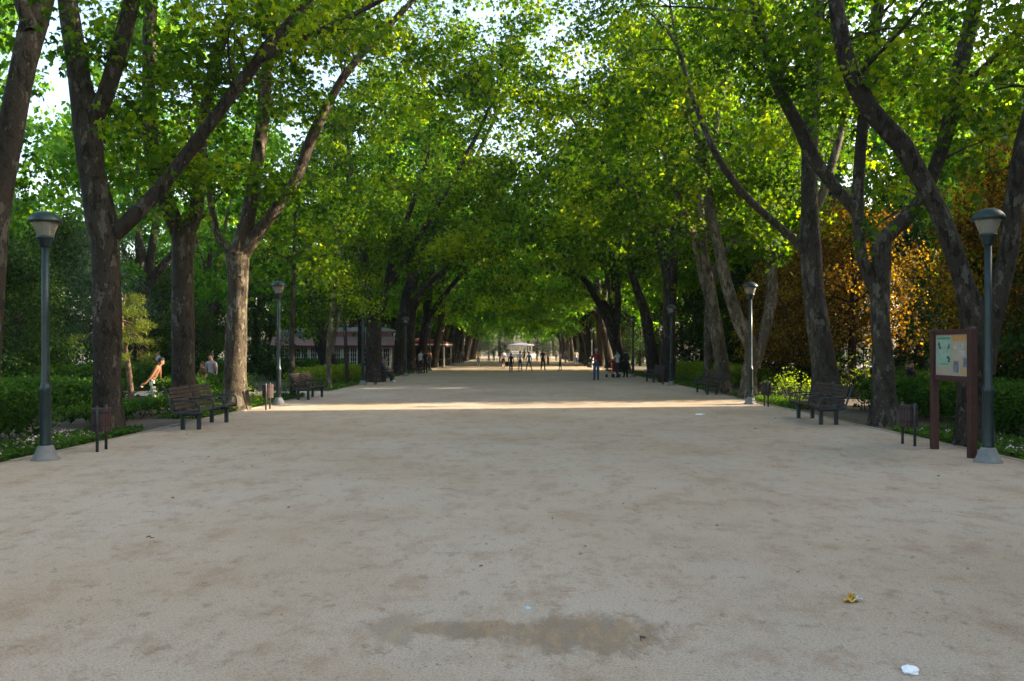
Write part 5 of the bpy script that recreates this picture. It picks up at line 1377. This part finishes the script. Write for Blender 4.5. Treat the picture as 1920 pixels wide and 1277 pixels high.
# group by the cafe
person('person in white top and dark skirt by the far left bench', at_d(789, 57.5), -.6, 1.66, {}, WHITE, BLACK)
person('person in black coat standing by the far left bench', at_d(798, 57), .4, 1.62, {}, BLACK, BLACK, short_sleeve=False, build=1.15)
person('waiter in pale blue shirt under the canopy edge', at_d(794, 72), PI, 1.78, {}, ((.32, .48, .58), 'sky blue'), NAVY)
person('person in white and red near the canopy post', at_d(805, 72.5), PI + .5, 1.66, {'stride': .1}, ((.5, .2, .2), 'white with red'), BLACK)
SEATED = [(-8.55, 79.9, 2.2, (.45, .16, .05), 'orange'), (-9.5, 79.2, -1.2, (.25, .25, .3), 'heather'), (-7.8, 82.2, 1.8, (.5, .5, .55), 'light'), (-8.8, 82.7, -1.4, (.02, .025, .06), 'ink'),
          (-7.55, 86.3, 1.9, (.04, .03, .05), 'plum black'), (-8.5, 86.1, -1.4, (.10, .08, .06), 'umber'), (-7.45, 89.8, 1.8, (.03, .03, .04), 'soot'), (-8.3, 89.4, -1.3, (.28, .22, .18), 'sand'), (-7.6, 92.8, 1.9, (.05, .05, .09), 'dusk')]
for k, (x, y, hd_, c, nm) in enumerate(SEATED):
    person(f'customer in {nm} top seated on the cafe terrace', (x, y, -.02), hd_, 1.68, sit, (c, nm), BLACK if k % 2 else NAVY, group='customers seated on the cafe terrace', hair=('dark', 'brown', 'grey')[k % 3])
for k, (px, D, c, nm) in enumerate([(860, 96, (.05, .04, .05), 'smoke'), (868, 98, (.30, .28, .30), 'ash'), (917, 120, (.2, .1, .1), 'brick'), (926, 118, (.04, .05, .09), 'midnight'), (1043, 118, (.3, .3, .34), 'silver'), (1068, 122, (.35, .2, .2), 'rose')]):
    person(f'tiny distant figure in {nm} clothes near the square', at_d(px, D), (PI, 0, 2)[k % 3], 1.68, {'stride': .1}, (c, nm), BLACK, group='distant figures near the square')

# things held or pushed
def pushchair(label, loc, rz, m, hood):
    root = empty('pushchair', loc, rz); tag(root, label, 'pushchair')
    mb = MB(); mb.bbox((-.21, -.16, .38), (.21, .20, .46), .03); mb.bbox((-.21, -.26, .42), (.21, -.17, .95), .03); mb.build('seat', M[m] if m in M else m, root)
    mb = MB(); vs = []; 
    for j in range(7):
        a = R(20 + j * 22)
        for s in (-1, 1): vs.append((s * .22, -.20 + .34 * math.cos(a) * .9, .78 + .34 * math.sin(a)))
    mb.add(vs, [(2 * j, 2 * j + 1, 2 * j + 3, 2 * j + 2) for j in range(6)]); ho = mb.build('hood', hood, root)
    sd = ho.modifiers.new('thickness', 'SOLIDIFY'); sd.thickness = .015
    mb = MB()
    for s in (-1, 1):
        mb.tube([(s * .22, -.55, 1.02), (s * .22, -.30, .75), (s * .22, .22, .16)], .014, 8); mb.tube([(s * .22, .05, .42), (s * .22, -.34, .14)], .014, 8)
    mb.tube([(-.22, -.55, 1.02), (.22, -.55, 1.02)], .014, 8); mb.build('frame', M['steel'], root)
    for s in (-1, 1):
        for y, r_ in ((.24, .10), (-.34, .12)):
            t = MB(); tmp = MB(); tmp.lathe([(r_ * .5, -.02), (r_ * .95, -.02), (r_, 0), (r_ * .95, .02), (r_ * .5, .02)], 14)
            t.add([(s * .25 + z, y + a, r_ + b) for a, b, z in tmp.v], tmp.f, 0, True); t.build('wheel', M['rubber'], root)
RED = flat('red fabric', (.50, .025, .03))
pushchair('bright red pushchair with dark wheels pushed by the woman', (at(1148.5, 708)[0], at(1148.5, 708)[1] + .15, 0), .65, RED, RED)
GREYW = flat('pale fabric', (.45, .47, .50))
pushchair('pale grey pushchair behind the man with folded arms', at(1108, 689), 1.2, GREYW, GREYW)
mb = MB(); mb.bbox((-.14, -.06, -.18), (.14, .06, .16), .05)
mb.tube([(-.1, 0, .15), (-.06, .0, .42), (.06, 0, .42), (.1, 0, .15)], .012, 6)
o = mb.build('shoulder_bag', cloth(*BLACK)); o.location = (c_bag[0] - .30, c_bag[1] - .02, .66); tag(o, 'black bag hanging at the side of the child in black', 'bag')

# ------------------------------------------------------------------ litter on the walk
def crumple(name, label, loc, dims, m, seed, cat):
    rng = np.random.default_rng(seed); bm = bmesh.new(); bmesh.ops.create_icosphere(bm, subdivisions=3, radius=1)
    ks = rng.normal(size=(7, 3)) * 2.4; ph = rng.uniform(0, 6.28, 7)
    for v in bm.verts:
        q = np.array(v.co); s = 1 + .30 * np.sum(np.abs(np.sin(ks @ q + ph)) - .6) / 2.2
        v.co = Vector((q[0] * s * dims[0], q[1] * s * dims[1], max(-.5, q[2] * s) * dims[2] + dims[2] * .5))
    me = bpy.data.meshes.new(name); bm.to_mesh(me); bm.free()
    o = link(name, me, m); o.location = loc; tag(o, label, cat); return o
x, y, _ = P(1707, 1262, 4.15)
crumple('crumpled_paper', 'crumpled white paper scrap lying nearest to the camera', (x, y, .002), (.040, .035, .024), M['paper'], 4, 'paper')
x, y, _ = P(1313, 778, 20.6)
crumple('crumpled_paper', 'flat white paper scrap far off on the right of the walk', (x, y, .002), (.13, .06, .022), M['paper'], 5, 'paper')
x, y, _ = P(990, 1142, 5.18)
crumple('plastic_scrap', 'tiny pale blue plastic scrap just behind the damp stain', (x, y, .0), (.020, .012, .008), M['scrap_blue'], 6, 'scrap')
x, y, _ = P(528, 1154, 5.05)
crumple('orange_peel', 'tiny orange scrap lying left of the damp stain', (x, y, .0), (.010, .008, .008), M['print_orange'], 8, 'scrap')
x, y, _ = P(1597, 1128, 5.32)
root = empty('snack_wrapper', (x, y, 0), .3); tag(root, 'yellow snack wrapper with silver torn end lying on the sand', 'wrapper')
def rag(name, c, dims, m, seed):
    rng = np.random.default_rng(seed); n = 9; V = []; 
    for j in range(n):
        for i in range(n):
            u, v = i / (n - 1) - .5, j / (n - 1) - .5
            V.append((c[0] + u * dims[0] + rng.normal(0, .002), c[1] + v * dims[1] + rng.normal(0, .002), c[2] + dims[2] * (.5 + .5 * math.sin(u * 9 + seed) * math.cos(v * 8 + seed * 2)) + rng.normal(0, .003)))
    o = link(name, np_mesh(name, np.array(V), np.array([(j * n + i, j * n + i + 1, (j + 1) * n + i + 1, (j + 1) * n + i) for j in range(n - 1) for i in range(n - 1)])), m, root)
    sd = o.modifiers.new('thickness', 'SOLIDIFY'); sd.thickness = .0015
rag('wrapper_bag', (-.01, 0, .004), (.085, .07, .028), M['foil_yellow'], 3)
rag('torn_flap', (.012, .02, .025), (.035, .03, .035), M['foil_yellow'], 5)
rag('silver_lining', (.042, -.004, .012), (.04, .05, .022), M['foil_silver'], 4)
for px, py, rz, L_ in ((1417, 805, .7, .16), (281, 1010, .1, .07), (1205, 1200, 1.2, .09)):
    D = EYE * F / (py - VY); x, y, _ = P(px, py, D)
    mb = MB(); mb.tube([(-L_ / 2, 0, .012), (-L_ * .1, .012, .022), (L_ * .2, -.01, .012), (L_ / 2, .01, .006)], [.003, .006, .005, .002], 6)
    o = mb.build('twig', M['twig']); o.location = (x, y, 0); o.rotation_euler.z = rz
    tag(o, {1417: 'broken dark twig on the sand in front of the nearest right bench', 281: 'short dark twig on the left of the walk', 1205: 'thin twig at the right end of the damp stain'}[px], 'twig')

# ------------------------------------------------------------------ the air itself
if HAZE > 0:
    m, nt, out = mat('evening haze')
    pv = N(nt, 'ShaderNodeVolumePrincipled'); pv.inputs['Color'].default_value = (.86, .90, .95, 1); pv.inputs['Density'].default_value = HAZE
    pv.inputs['Anisotropy'].default_value = .3
    nt.links.new(pv.outputs[0], out.inputs['Volume'])
    mb = MB(); mb.box((-75, -60, -1.2), (75, 250, 34)); hz = mb.build('haze', m); tag(hz, kind='stuff')
# ------------------------------------------------------------------ render settings
SC.render.engine = 'CYCLES'
SC.view_settings.view_transform = 'Standard'; SC.view_settings.look = 'None'; SC.view_settings.gamma = 1; SC.view_settings.use_curve_mapping = False
SC.view_settings.exposure = 2.15
cy = SC.cycles
cy.use_denoising = True; cy.denoiser = 'OPENIMAGEDENOISE'
cy.max_bounces = 7; cy.diffuse_bounces = 4; cy.glossy_bounces = 2; cy.transmission_bounces = 5; cy.transparent_max_bounces = 4
cy.caustics_reflective = False; cy.caustics_refractive = False; cy.sample_clamp_indirect = 6.0
